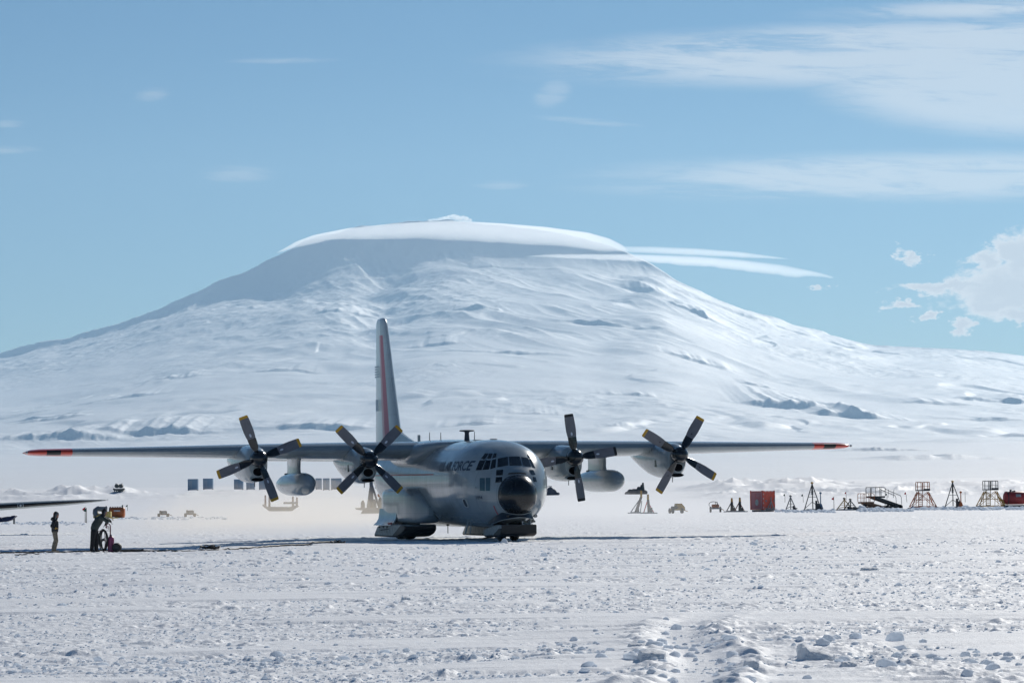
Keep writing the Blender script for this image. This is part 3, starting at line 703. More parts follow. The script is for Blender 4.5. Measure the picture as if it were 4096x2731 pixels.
# nacelles, propellers
def nacelle(b_, hz, seedrot, dark_tip=False, marks='white'):
    sg = 1 if b_ > 0 else -1
    T = [8.82, 8.95, 9.3, 10.0, 11.0, 12.2, 13.4, 14.6, 15.9]
    HW = [0.40, 0.47, 0.54, 0.58, 0.59, 0.56, 0.48, 0.36, 0.12]
    TP = [0.40, 0.47, 0.55, 0.60, 0.64, 0.56, 0.46, 0.34, 0.16]
    BT = [-0.84, -0.93, -1.03, -1.10, -1.08, -0.95, -0.68, -0.34, -0.02]
    ts = np.linspace(8.82, 15.9, 34); bm = bmnew()
    loft(bm, [sring(t, herm(T, HW, t), hz + herm(T, TP, t), hz + herm(T, BT, t), hz + (herm(T, TP, t) + herm(T, BT, t)) / 2 , 36, 2.3, b_) for t in ts])
    nac = link('engine_nacelle', bm, M_GREY, P_)
    # air intake: pale lip round a dark throat
    bm = bmnew(); N = 26; prof = [(0.30, 1.16), (0.05, 1.18), (-0.05, 1.10), (-0.04, 1.0), (0.10, 0.95), (0.45, 0.80)]
    R = []
    for t, f in prof:
        R.append([(b_ + 0.235 * f * math.cos(2 * math.pi * i / N), 8.80 + t, hz - 0.60 + 0.19 * f * math.sin(2 * math.pi * i / N)) for i in range(N)])
    fs = loft(bm, R, cap0=False, cap1=False); 
    for f in fs:
        c_ = f.calc_center_median()
        if math.hypot((c_.x - b_) / 0.235, (c_.z - hz + 0.60) / 0.19) < 0.98: f.material_index = 1
    bm.faces.new([bm.verts.new((q[0], 8.775, q[2])) for q in [(b_ + 0.225 * math.cos(2 * math.pi * i / N), 0, hz - 0.60 + 0.182 * math.sin(2 * math.pi * i / N)) for i in range(N)]]).material_index = 1
    link('air_intake', bm, [M_LGREY, M_VOID], nac)
    bm = bmnew(); R = []
    for t, f in [(0.25, 1.12), (-0.02, 1.12), (-0.03, 1.0)]:
        R.append([(b_ + 0.30 * f * math.cos(2 * math.pi * i / N), 8.92 + t, hz - 0.955 + 0.085 * f * math.sin(2 * math.pi * i / N)) for i in range(N)])
    loft(bm, R, cap0=False); 
    for f in bm.faces:
        if len(f.verts) > 6: f.material_index = 1
    link('oil_cooler_scoop', bm, [M_LGREY, M_VOID], nac)
    bm = bmnew(); box(bm, b_ - 0.585 * 1 - 0.02 , b_ - 0.54, 10.35, 10.55, hz - 0.55, hz - 0.22); link('exhaust_vent', bm, M_GBLACK, nac)
    bm = bmnew(); tube(bm, (b_, 9.6, hz - 1.02), (b_ + 0.02, 9.7, hz - 1.28), 0.018); link('drain_mast', bm, M_GBLACK, nac)
    # propeller
    bm = bmnew(); lathe(bm, [(-0.52, 0.015), (-0.505, 0.09), (-0.46, 0.18), (-0.36, 0.285), (-0.22, 0.36), (-0.05, 0.395), (0.12, 0.39), (0.26, 0.37), (0.40, 0.37)], 'Y', (0, 0, 0), 30)
    pr = link('propeller', bm, M_GBLACK, P_, loc=(b_, 8.5, hz))
    for k in range(4):
        th = math.radians(seedrot + 90 * k)
        bm = bmnew(); RR = [0.30, 0.40, 0.50, 0.62, 0.80, 0.955, 0.96, 1.1, 1.3, 1.5, 1.7, 1.85, 1.925, 1.93, 2.0, 2.045, 2.06]
        CH = [0.17, 0.22, 0.33, 0.395, 0.41, 0.41, 0.405, 0.445, 0.475, 0.475, 0.46, 0.445, 0.435, 0.435, 0.425, 0.40, 0.34]
        rings = []
        for r, ch in zip(RR, CH):
            tk = max(0.018, 0.16 * (1 - r / 1.35)) if r < 1.2 else 0.018; beta = math.radians(np.interp(r, [0.3, 1, 2.06], [36, 26, 13])) * 1.0
            ring = []
            for i in range(14):
                a = 2 * math.pi * i / 14; u = ch / 2 * math.cos(a); v = tk / 2 * math.sin(a)
                ring.append((u * math.cos(beta) - v * math.sin(beta), -(u * math.sin(beta) + v * math.cos(beta)), r))
            rings.append(ring)
        loft(bm, rings)
        for f in bm.faces:
            c_ = f.calc_center_median().z
            f.material_index = 0 if c_ < 0.958 else (1 if c_ < 1.9275 else 2)
        mk = M_WHITE if marks == 'white' else M_BLACK
        def mark(r0, ra, ca):
            beta = math.radians(np.interp(r0, [0.3, 1, 2.06], [36, 26, 13])); vs = []
            for i in range(14):
                a = 2 * math.pi * i / 14; u = ca * math.cos(a); v = 0.028
                vs.append(bm.verts.new((u * math.cos(beta) - v * math.sin(beta) * 0, -(u * math.sin(beta)) - v, r0 + ra * math.sin(a))))
            f = bm.faces.new(vs); f.material_index = 3
        if marks == 'white': mark(1.12, 0.085, 0.048)
        else: mark(1.15, 0.035, 0.03)
        mats_ = [M_GBLACK, M_BLADE, M_BLACK if dark_tip else M_YEL, mk]
        bl = link('blade', bm, mats_, pr); bl.rotation_euler = (0, th, 0)
    return nac
nacelle(-10.1, 3.83, -20.8); nacelle(-4.94, 3.74, -45.0); nacelle(4.94, 3.74, -8.2, dark_tip=True); nacelle(10.1, 3.83, 31.5, marks='dark')
# under-wing fuel tanks
for sgn in (-1, 1):
    x0 = sgn * 7.5; bm = bmnew()
    prof = [(9.75, 0.02), (9.78, 0.12), (9.87, 0.23), (10.02, 0.33), (10.25, 0.42), (10.6, 0.49), (11.0, 0.53), (12.5, 0.545), (14.0, 0.53), (15.2, 0.45), (16.2, 0.30), (16.9, 0.14), (17.3, 0.02)]
    lathe(bm, prof, 'Y', (x0, 0, 2.655), 36); tk = link('fuel_tank', bm, M_GREY2, P_)
    bm = bmnew(); rr = []
    for z, s0, s1, th in [(3.08, 11.9, 15.0, 0.20), (3.35, 12.0, 14.9, 0.18), (3.75, 12.0, 14.9, 0.20), (4.0, 11.8, 15.0, 0.26)]:
        rr.append([(x0 + t * th * 1.5, s0 + x * (s1 - s0), z) for x, t in FO])
    loft(bm, rr); link('pylon', bm, M_GREY2, tk)
    bm = bmnew(); box(bm, x0 - 0.2, x0 - 0.02, 14.3, 14.6, 3.10, 3.19, bev=0.02); link('filler_cap', bm, M_BLACK, tk)
# fin
def fsec(z, le, te, th):
    return [(t * th * 1.0, le + x * (te - le), z) for x, t in FO]
zf = [4.3, 5.2, 7.0, 9.0, 10.35, 10.9, 11.08, 11.2, 11.26]
bm = bmnew(); rr = []
for z in np.concatenate([np.linspace(4.3, 10.3, 10), [10.36, 10.9, 11.06, 11.16, 11.23, 11.26]]):
    t = (z - 4.3) / 6.7; e = max(0, (z - 10.9) / 0.36); k = math.sqrt(max(0.02, 1 - e * e))
    le = 22.75 + 3.05 * t + 0.5 * (1 - k); te = 28.45 - 0.35 * t - 0.45 * (1 - k); th = (0.66 - 0.36 * t) * (0.35 + 0.65 * k)
    rr.append(fsec(z, le, te, th))
loft(bm, rr)
nf_ = len(FO); bm.faces.ensure_lookup_table()
for idx, f in enumerate(bm.faces):
    if len(f.verts) != 4: continue
    i_ = idx % nf_; k_ = 13 - i_ if i_ <= 13 else i_ - 14; c_ = f.calc_center_median()
    if k_ in (4, 5) and c_.z < 10.34: f.material_index = 1
    elif k_ == 6 and c_.z < 10.34: f.material_index = 3  # paler red strip: fade of the grazing reflection put into the colour
    elif k_ >= 7 or (k_ == 6): f.material_index = 2  # fin rear coloured whiter to stand for glancing snow and sky reflection
fin = link('tail_fin', bm, [M_FIN, M_FINRED, mat('fin_rear_glare', (0.62, 0.66, 0.68), 0.3, coat=0.3), mat('fin_red_glare', (0.52, 0.34, 0.38), 0.4)], P_)
bm = bmnew()
for k in range(5):
    z = 8.75 - 0.13 * k; fr0, fr1 = (0.66, 0.76) if k < 3 else (0.60, 0.76)
    box(bm, -0.23, -0.215, 24.9 + 3.4 * fr0 - 0.35, 24.9 + 3.4 * fr1 + 0.05, z - 0.035, z + 0.035)
link('flag_marking', bm, M_FLAG, fin)
bm = bmnew(); box(bm, -0.285, -0.27, 26.6, 27.15, 6.45, 7.05); link('badge_marking', bm, M_FLAG, fin)
bm = bmnew(); rr = []
for s, zt, th in [(18.6, 4.57, 0.04), (19.8, 4.72, 0.10), (21.2, 4.95, 0.16), (22.6, 5.22, 0.24), (23.4, 5.5, 0.3)]:
    rr.append([(-th, s, 4.3), (-th * 0.8, s, (zt + 4.3) / 2), (-th * 0.3, s, zt), (th * 0.3, s, zt), (th * 0.8, s, (zt + 4.3) / 2), (th, s, 4.3)])
loft(bm, rr); link('dorsal_fin', bm, M_FIN, P_)
for sgn in (-1, 1):
    bm = bmnew(); rr = []
    for b_, le, ch, th in [(0, 23.6, 4.6, 0.55), (4, 24.4, 3.6, 0.42), (7.6, 25.0, 2.5, 0.28), (8.0, 25.4, 1.8, 0.1)]:
        rr.append([(sgn * b_, le + x * ch, 4.05 + t * th) for x, t in FO])
    loft(bm, rr, cap0=False); link('tailplane', bm, M_GREY2, P_)
# sponsons with flared gear doors, skis and wheels
for sgn in (-1, 1):
    T = [9.15, 9.5, 10.1, 11.0, 12.2, 13.8, 15.0, 15.8, 16.3]
    HW = [0.12, 0.42, 0.68, 0.84, 0.90, 0.90, 0.88, 0.80, 0.55]; TP = [1.5, 1.85, 2.18, 2.42, 2.47, 2.46, 2.42, 2.36, 2.2]; BT = [1.1, 0.86, 0.76, 0.74, 0.74, 0.74, 0.76, 0.82, 1.1]
    bm = bmnew(); loft(bm, [sring(t, herm(T, HW, t), herm(T, TP, t), herm(T, BT, t), (herm(T, TP, t) * 0.45 + herm(T, BT, t) * 0.55), 56, 6.0, sgn * 1.88) for t in np.linspace(9.15, 16.3, 34)])
    spn = link('wheel_sponson', bm, M_GREY, P_)
    bm = bmnew(); rr = []
    for s in np.linspace(12.3, 15.9, 10):
        k = 1.0
        c_ = [(2.755, 1.45), (2.785, 1.2), (2.82, 0.98), (2.92, 0.80), (3.12 - 0.02 * abs(s - 14), 0.66)]
        o_ = [(sgn * (x * 1.0), s, z) for x, z in c_]; i_ = [(sgn * (x - 0.05), s, z - 0.015) for x, z in c_[::-1]]
        rr.append(o_ + i_)
    loft(bm, rr); gd = link('gear_door', bm, M_GREY2, P_)
    bm = bmnew(); box(bm, sgn * 3.02 - 0.03, sgn * 3.02 + 0.03, 12.3, 13.0, 0.71, 0.80, mi=0); link('red_marking', bm, M_STRIPE, gd)
    # ski
    def ski(s0, s1, xc, hw, table, black, name, sub):
        S = [q[0] for q in table]; ZB = [q[1] for q in table]; ZT = [q[2] for q in table]; KW = [q[3] for q in table]
        bm = bmnew(); rr = []
        for s in np.linspace(s0, s1, 110):
            zb, zt, kw = np.interp(s, S, ZB), np.interp(s, S, ZT), np.interp(s, S, KW) * hw; r = min(0.07, (zt - zb) * 0.3); ring = []
            prof = [(-1, zt - r * 0.4, 0), (-1, zt, r * 0.5), (-0.5, zt, 0), (0, zt, 0), (0.5, zt, 0), (1, zt, r * -0.5), (1, zt - r * 0.4, 0)]
            zs = np.linspace(zt - r, zb + r, 18)
            ring += [(xc + kw * (q[0]) + q[2], s, q[1]) for q in prof] + [(xc + kw, s, z) for z in zs]
            ring += [(xc + kw - r, s, zb), (xc + kw * 0.5, s, zb), (xc, s, zb), (xc - kw * 0.5, s, zb), (xc - kw + r, s, zb)] + [(xc - kw, s, z) for z in zs[::-1]]
            rr.append(ring)
        loft(bm, rr)
        bmesh.ops.recalc_face_normals(bm, faces=bm.faces[:])
        for f in bm.faces:
            f.normal_update(); c_ = f.calc_center_median()
            if black(c_, f.normal): f.material_index = 1
        return link(name, bm, [M_DIRTY, M_BLACK], P_)
    xs = sgn * 2.2
    sk = ski(9.85, 16.0, xs, 0.80, [(9.85, 0.50, 0.64, 0.9), (10.0, 0.40, 0.68, 0.97), (10.4, 0.26, 0.71, 1), (11.2, 0.14, 0.71, 1), (12, 0.11, 0.69, 1), (15.2, 0.11, 0.63, 1), (15.4, 0.11, 0.60, 1), (15.98, 0.11, 0.26, 1), (16.0, 0.12, 0.22, 1)],
             lambda c_, n: n.z < -0.25 or (n.y < -0.3 and c_.y < 10.5) or (abs(n.x) > 0.5 and c_.z < 0.12 + 0.56 * (12.5 - c_.y) / 1.9), 'main_ski', None)
    bm = bmnew(); 
    for s in (12.9, 13.5, 14.6, 15.0):
        box(bm, xs + sgn * 0.795, xs + sgn * 0.825, s, s + 0.05, 0.30, 0.56)
    for s in (13.2, 14.0, 14.8): box(bm, xs + sgn * 0.79, xs + sgn * 0.83, s, s + 0.25, 0.54, 0.62, mi=1)
    tube(bm, (xs + sgn * 0.82, 12.9, 0.5), (xs + sgn * 0.82, 14.6, 0.42), 0.02, mi=1)
    link('ski_fittings', bm, [M_LGREY, M_BLACK], sk)
    for s in (12.15, 13.75):
        bm = bmnew(); lathe(bm, [(-0.27, 0.45), (-0.25, 0.62), (-0.16, 0.68), (0, 0.695), (0.16, 0.68), (0.25, 0.62), (0.27, 0.45)], 'X', (0, 0, 0), 32)
        wl = link('main_wheel', bm, M_BLACK, P_, loc=(xs, s, 0.68))
    bm = bmnew(); box(bm, xs - 0.45, xs + 0.45, 11.8, 14.2, 0.60, 0.95, bev=0.03); link('gear_strut', bm, M_GBLACK, P_)

port(1735, 2053, 0.24, 0.24)
# nose ski, fairing over it, wheels and strut
nsk = ski(0.72, 4.15, 0.0, 0.83, [(0.72, 0.34, 0.72, 0.97), (0.80, 0.25, 0.73, 1.0), (1.1, 0.20, 0.73, 1.0), (1.6, 0.19, 0.72, 1), (2.2, 0.20, 0.68, 1), (3.2, 0.18, 0.56, 1), (3.8, 0.18, 0.50, 0.97), (4.1, 0.22, 0.40, 0.85), (4.15, 0.26, 0.36, 0.8)],
          lambda c_, n: c_.z < 0.575 and (n.z < -0.25 or n.y < -0.3 or (abs(n.x) > 0.5 and c_.z < 0.10 + 0.46 * (2.6 - c_.y) / 1.5)), 'nose_ski', None)
bm = bmnew()
for k, x in enumerate((0.42, 0.50, 0.58, 0.66)): tube(bm, (x, 0.80, 0.60), (x, 0.95, 0.77), 0.025)
link('ski_fittings', bm, M_LGREY, nsk)
for x in (-0.30, 0.30):
    bm = bmnew(); lathe(bm, [(-0.16, 0.30), (-0.15, 0.42), (-0.10, 0.475), (0, 0.485), (0.10, 0.475), (0.15, 0.42), (0.16, 0.30)], 'X', (0, 0, 0), 28)
    link('nose_wheel', bm, M_BLACK, P_, loc=(x, 2.6, 0.475))
bm = bmnew(); tube(bm, (-0.16, 2.0, 0.6), (-0.16, 2.2, 1.25), 0.05, mi=0); tube(bm, (0.0, 2.55, 0.5), (0, 2.6, 1.2), 0.10, mi=1); tube(bm, (0.62, 1.6, 0.72), (0.45, 1.9, 1.05), 0.06, mi=0); tube(bm, (0.66, 1.3, 0.72), (0.72, 1.35, 1.0), 0.05)
box(bm, -0.55, 0.55, 2.2, 3.0, 0.55, 1.0, mi=1)
link('nose_gear_strut', bm, [M_LGREY, M_VOID], P_)
bm = bmnew(); UP, LO = [], []
ph = np.linspace(-2.05, 2.05, 44)
for a in ph:
    sa, ca = math.sin(a), math.cos(a); f = abs(a) / 2.05
    zu = 1.165 + 0.13 * math.sin(min(1, abs(a) / 1.15) * math.pi / 2) ** 2 - 0.62 * max(0, f - 0.50) ** 1.25 * 2.0 - 0.01 * sa
    zl = 1.045 - 0.20 * min(1, abs(a) / 1.2) ** 1.6 - 0.36 * max(0, f - 0.55)
    if a > 0.6: zl += 0.05 * min(1, (a - 0.6)); 
    R = 0.86 + 0.16 * max(0, f - 0.5)
    UP.append(((R - 0.02) * sa, 1.70 - 1.02 * ca if ca > 0 else 1.70 - 2.4 * ca, zu)); LO.append(((R + 0.09) * sa, 1.66 - 1.12 * ca if ca > 0 else 1.66 - 2.5 * ca, min(zl, zu - 0.04)))
sec = []
for u, l in zip(UP, LO):
    u = Vector(u); l = Vector(l); m_ = u.lerp(l, 0.5); rd = Vector((m_.x, m_.y - 1.7, 0)).normalized(); inn = u - rd * 0.25 + Vector((0, 0, 0.10))
    sec.append([inn, u, u.lerp(l, 0.3) - rd * 0.035, u.lerp(l, 0.6) - rd * 0.04, l, l + Vector((0, 0, 0.03)) - rd * 0.05, u - rd * 0.10])
loft(bm, sec); nf = link('nose_gear_fairing', bm, mat('dark_fairing', (0.018, 0.028, 0.042), 0.32, spec=0.35), P_)
bm = bmnew(); path(bm, [Vector(u) + Vector((0, -0.01, 0.004)) for u in UP[7:-6]], 0.013, 6); path(bm, [Vector(l) + Vector((0, -0.01, 0)) for l in LO[5:-5]], 0.012, 6)
link('fairing_rim', bm, M_LGREY, nf)
bm = bmnew(); rr = [[(0.80 * f * math.sin(a), 1.75 - 0.95 * f * math.cos(a), z) for a in np.linspace(0, 2 * math.pi, 24, endpoint=False)] for f, z in ((1.0, 1.12), (0.75, 1.02))]
loft(bm, rr); link('nose_gear_bay', bm, M_VOID, P_)
for x, z, r_ in ((-0.50, 1.10, 0.055), (0.86, 1.10, 0.075)):
    y_ = 0.62 if x < 0 else 1.05
    bm = bmnew(); lathe(bm, [(-0.03, r_ * 0.55), (-0.05, r_ * 0.8), (-0.04, r_), (0.12, r_)], 'Y', (x if x < 0 else x, y_ + 0.06 if x < 0 else y_, z), 16)
    link('taxi_light', bm, M_METAL if x > 0 else M_GBLACK, P_)
# antennas and small fittings on the roof and belly
bm = bmnew(); lathe(bm, [(0, 0.13), (0.35, 0.10), (0.42, 0.12), (0.45, 0.34), (0.49, 0.36), (0.51, 0.30), (0.52, 0.02)], 'Z', (0, 9.6, 4.58), 24); link('satellite_antenna', bm, M_INK, P_)
for x, s, z, h in ((-0.5, 12.6, 4.66, 0.38), (0.05, 8.4, 4.56, 0.42), (-1.0, 12.8, 4.66, 0.40)):
    bm = bmnew(); tube(bm, (x, s, z - 0.05), (x, s, z + h), 0.022, 0.015); link('whip_antenna', bm, M_INK, P_)
bm = bmnew(); rr = [[(t * 0.14 * 1.0 - 0.0, 18.9 + q * 0.30, z) for q, t in FO] for z in (4.5, 5.05)]; loft(bm, rr); link('blade_antenna', bm, M_LGREY, P_)
for s, x, w_ in ((5.2, 0.1, 0.17), (7.2, -0.1, 0.22)):
    bm = bmnew(); lathe(bm, [(0, w_), (0.035, w_), (0.05, w_ * 0.7)], 'Z', (x, s, 4.55), 20); link('roof_vent', bm, M_DIRTY, P_)
bm = bmnew(); tube(bm, (-1.15, 5.0, 0.95), (-1.28, 5.25, 0.28), 0.05, 0.03); tube(bm, (-1.05, 4.9, 0.95), (-1.10, 5.05, 0.30), 0.025); link('boarding_step', bm, M_LGREY, P_)
bm = bmnew(); tube(bm, (-1.3, 8.3, 0.75), (-1.3, 8.3, 0.30), 0.02); box(bm, -1.36, -1.24, 8.25, 8.35, 0.66, 0.72); link('drain_mast', bm, M_GBLACK, P_)
for sgn in (-1, 1):
    bm = bmnew(); a_ = side_pt(1.9, 2.35, 0.0, sgn); path(bm, [a_, a_ + Vector((sgn * 0.14, -0.05, 0.05)), a_ + Vector((sgn * 0.20, -0.35, 0.05))], 0.016, 6); link('pitot_tube', bm, M_LGREY, P_)
# windscreen wipers and small markings
bm = bmnew(); tube(bm, side_pt(2.05, 3.5, 0.05), side_pt(2.35, 3.62, 0.05), 0.012, n=5); link('wiper', bm, M_GBLACK, P_)
for sgn in (-1, 1):
    bm = bmnew()
    for k in range(5): box(bm, 0, 0.01, 0, 0.12, 0, 0.12)
    bm.free()
# ------------------------------------------------------------------ clouds round the summit
def cloud_mat(name, dens, g=0.62):
    m = bpy.data.materials.new(name); m.use_nodes = True; nt = m.node_tree; nt.nodes.clear()
    o = nt.nodes.new('ShaderNodeOutputMaterial'); pv = nt.nodes.new('ShaderNodeVolumePrincipled')
    pv.inputs['Color'].default_value = (1, 1, 1, 1); pv.inputs['Density'].default_value = dens; pv.inputs['Anisotropy'].default_value = g
    nt.links.new(pv.outputs[0], o.inputs['Volume']); return m
# cap: a lens draped over the summit cone, thick in the middle
def sumpt(qx, qy, D): return at(qx * S2, qy * S2, D)
def outward(o):
    bm = bmesh.new(); bm.from_mesh(o.data); bmesh.ops.holes_fill(bm, edges=[e for e in bm.edges if e.is_boundary], sides=0); bmesh.ops.recalc_face_normals(bm, faces=bm.faces[:])
    if bm.calc_volume(signed=True) < 0: bmesh.ops.reverse_faces(bm, faces=bm.faces[:])
    bm.to_mesh(o.data); bm.free(); return o
def sky_pt(qx, qy, D):
    d = np.stack([(qx * S2 - 2048) / F, -(qy * S2 - 1365.5) / F, -np.ones_like(qx)], -1) @ np.array(CR).T
    d /= d[..., 1:2]; return d * D[..., None] + np.array([0, 0, CAM_H])
def cap_cloud():
    TX = np.array([636, 652, 680, 720, 800, 900, 1000, 1040, 1150, 1250, 1350, 1400, 1430, 1444.]); TY = np.array([579, 571, 555, 540, 524, 514, 508, 507, 513, 521, 534, 548, 563, 576.])
    BX = np.array([636, 700, 760, 850, 1000, 1200, 1300, 1380, 1444.]); BY = np.array([583, 566, 553, 552, 552, 562, 570, 580, 579.])
    u = np.linspace(636, 1444, 170); N = 40; A = np.linspace(0, 2 * math.pi, N, endpoint=False)
    U_, A_ = np.meshgrid(u, A, indexing='ij')
    ty = np.interp(U_, TX, TY); by = np.interp(U_, BX, BY) + 2.5 * fbm(U_ / 40, A_ * 0, 3, 9) + 5 * fbm(U_ / 120, A_ * 0, 2, 19)
    k = np.sqrt(np.clip(1 - ((U_ - 1040) / 404) ** 2, 0.004, 1)); cyc = (1 - np.cos(A_)) / 2
    front = np.sin(A_) > 0
    D = 32350 - np.where(front, 900, -2300) * np.abs(np.sin(A_)) ** np.where(cyc < 0.5, 0.8, 2.2) * k
    qy = ty + (by - ty) * np.where(front, cyc, cyc ** 1.6)
    P = sky_pt(U_, qy, D); return outward(np_mesh('cap_cloud', P.reshape(-1, 3), grid_faces(len(u), N, wrap=True), cloud_mat('cap_cloud', 0.0010)))
tag(cap_cloud(), 'smooth white cap cloud draped over the mountain summit', 'cloud')
def puff(name, pts, D, label):
    bm = bmnew()
    rng = random.Random(3)
    for x, y, r in pts:
        c_ = sumpt(x, y, D); rr_ = r * S2 / F * D
        bmesh.ops.create_icosphere(bm, subdivisions=3, radius=rr_, matrix=Matrix.Translation(c_ + Vector((0, rng.uniform(-1, 1) * rr_, 0))) @ Matrix.Diagonal((1.3, 1.2, 0.85, 1)))
    me = bpy.data.meshes.new(name); bm.to_mesh(me); bm.free(); me.polygons.foreach_set('use_smooth', [True] * len(me.polygons))
    co = np.zeros(len(me.vertices) * 3, np.float32); me.vertices.foreach_get('co', co); co = co.reshape(-1, 3)
    q = fbm(co[:, 0] / 90, co[:, 1] / 90 + co[:, 2] / 70, 4, 12)[:, None]; cen = co.mean(0)
    co += (q * 40)[:, :] * np.array([0.6, 0.6, 0.8]); me.vertices.foreach_set('co', co.ravel())
    m = cloud_mat('puff_cloud', 0.02, 0.6)
    me.materials.append(m); o = bpy.data.objects.new(name, me); C.objects.link(o); return tag(o, label, 'cloud')
puff('steam_cloud', [(990, 506, 5), (1000, 503, 6), (1010, 505, 6), (1022, 502, 7), (1033, 500, 7), (1042, 498, 7), (1050, 500, 7), (1060, 503, 6), (1070, 505, 6), (1080, 507, 4)], 33100, 'small lumpy white cloud rising over the summit behind the cap cloud')
def lens(name, label, xs, top, bot, D, depth, rag, seed, dens):
    u = np.linspace(xs[0], xs[-1], 160); N = 20; A = np.linspace(0, 2 * math.pi, N, endpoint=False); U_, A_ = np.meshgrid(u, A, indexing='ij')
    q = (U_ - xs[0]) / (xs[-1] - xs[0]); ty = np.interp(U_, xs, top); by = np.interp(U_, xs, bot) + rag * np.clip(fbm(U_ / 24, U_ * 0, 4, seed), -0.5, 1) * q
    k = np.sqrt(np.clip(1 - (2 * q - 1) ** 2, 0.004, 1)); P = sky_pt(U_, ty + (by - ty) * (1 - np.cos(A_)) / 2, D - depth * k * np.sign(np.sin(A_)) * np.abs(np.sin(A_)) ** 1.7)
    o = np_mesh(name, P.reshape(-1, 3), grid_faces(len(u), N, wrap=True), cloud_mat(name, dens)); outward(o); return tag(o, label, 'cloud')
lens('lenticular_cloud', 'long thin white cloud streak trailing right, just under the cap cloud', [1205, 1260, 1350, 1450, 1600, 1700, 1800, 1880, 1915], [588, 584, 583, 583, 588, 596, 608, 625, 635], [589, 592, 596, 600, 612, 622, 634, 640, 638], 30500, 260, 7, 4, 0.0020)
lens('lenticular_cloud', 'faint narrow cloud streak joining the right end of the cap cloud', [1395, 1430, 1500, 1600, 1700, 1800, 1812], [562, 565, 566, 570, 578, 592, 595], [572, 580, 583, 588, 592, 596, 596], 33500, 260, 2, 6, 0.0015)

# ------------------------------------------------------------------ small helpers for the things on the apron
def col(name, c_, r=0.55, **k): return mat(name, c_, r, noise=(k.pop('ns', 4.0), k.pop('na', 0.2)), **k)
K_DARK = col('dark_steel', (0.035, 0.04, 0.045)); K_ORANGE = col('orange_paint', (0.50, 0.13, 0.03)); K_YEL = col('ochre_paint', (0.45, 0.25, 0.04))
K_RED = col('container_red', (0.66, 0.10, 0.06)); K_REDS = col('tank_red', (0.36, 0.03, 0.03)); K_BLUE = col('blue_container_paint', (0.20, 0.31, 0.43)); K_POST = col('blue_post', (0.06, 0.14, 0.24))
K_BRN = col('rusty_brown', (0.22, 0.10, 0.045)); K_GREY = col('grey_steel', (0.22, 0.23, 0.24)); K_CREAM = col('cream_yellow', (0.60, 0.46, 0.14)); K_OLIVE = col('olive_canvas', (0.05, 0.06, 0.06))
K_NAVY = col('navy_cover', (0.012, 0.02, 0.07)); K_TYRE = M_BLACK; K_SLED = col('snowy_skid', (0.35, 0.37, 0.38)); K_FLAGR = mat('red_flag', (0.65, 0.03, 0.04), 0.7); K_FLAGG = mat('green_flag', (0.03, 0.10, 0.07), 0.7); K_POLE = mat('bamboo_pole', (0.16, 0.14, 0.11), 0.8)
K_WHITE = col('white_fittings', (0.6, 0.6, 0.6))
def thing(name, px, py, label, cat, group=None, rz=0.0, D=None):
    if D is None: p = place(px, py)
    else:
        r = ray(px, py); p = Vector((r.x * D, D, gz(r.x * D, D)))
    o = empty(name, p, rz); tag(o, label, cat, group); o['k'] = 1; del o['k']
    o.update_tag(); return o, F / p.y          # scale: pixels (4096 wide) per metre
def part(name, fn, m, parent, smooth=True):
    bm = bmnew(); fn(bm); return link(name, bm, m, parent, smooth)
def wheel(parent, x, y, r, w, name='wheel', m=None, axis='X'):
    bm = bmnew(); lathe(bm, [(-w / 2, r * 0.6), (-w / 2, r * 0.9), (-w * 0.3, r), (w * 0.3, r), (w / 2, r * 0.9), (w / 2, r * 0.6)], axis, (0, 0, 0), 20)
    o = link(name, bm, m or K_TYRE, parent, loc=(x, y, r))
    bm = bmnew(); lathe(bm, [(-w * 0.45, r * 0.1), (-w * 0.45, r * 0.58), (w * 0.45, r * 0.58), (w * 0.45, r * 0.1)], axis, (0, 0, 0), 16); link('rim', bm, K_GREY, o)
    return o

# flags and poles
def flag(px, py_base, py_top, m, label, lean=0.0, group='marker flags on bamboo poles'):
    t, s = thing('marker_flag', px, py_base, label, 'flag', group); h = (py_base - py_top) / s
    part('pole', lambda bm: tube(bm, (0, 0, -0.1), (lean, 0, h), 0.035, 0.025, 6), K_POLE, t)
    if m:
        def fl(bm):
            rs = []
            for i in range(6):
                k = i / 5; rs.append([(lean - k * 0.24, 0.015 + 0.05 * math.sin(k * 4), h - 0.02 - 0.16 * k), (lean - k * 0.24, 0.015 + 0.05 * math.sin(k * 4), h - 0.36 + 0.05 * k), (lean - k * 0.24, -0.015 + 0.05 * math.sin(k * 4), h - 0.36 + 0.05 * k), (lean - k * 0.24, -0.015 + 0.05 * math.sin(k * 4), h - 0.02 - 0.16 * k)])
            loft(bm, rs)
        part('flag_cloth', fl, m, t)
flag(3140, 2008, 1974, K_FLAGG, 'dark flag on a bare pole right behind the red container')
flag(3214, 2008, 1975, K_FLAGG, 'dark flag pole just left of the tallest tripod with yellow top', -0.1)
flag(3336, 2035, 1986, K_FLAGR, 'red flag on a pole left of the low yellow tripods')
flag(3385, 2000, 1966, K_FLAGR, 'red flag on a pole behind the low yellow tripods')
flag(3548, 1997, 1972, K_FLAGG, 'dark green flag behind the black airstair railing')
flag(3628, 2008, 1967, K_FLAGR, 'red flag between the airstairs and the orange stand', -0.15)
flag(3861, 2008, 1966, None, 'bare marker pole right of the orange post')
flag(4058, 1975, 1959, K_FLAGR, 'red flag behind the red fuel tank at the right edge')
flag(346, 2092, 2030, K_FLAGG, 'pole with dark green flag between the two standing people')
flag(341, 2090, 2026, K_FLAGR, 'pole with red flag beside the dark green one')
flag(492, 2036, 2017, K_FLAGG, 'short dark marker pole above the orange tank')
flag(510, 2042, 2017, K_FLAGG, 'dark marker pole just right of the orange tank')
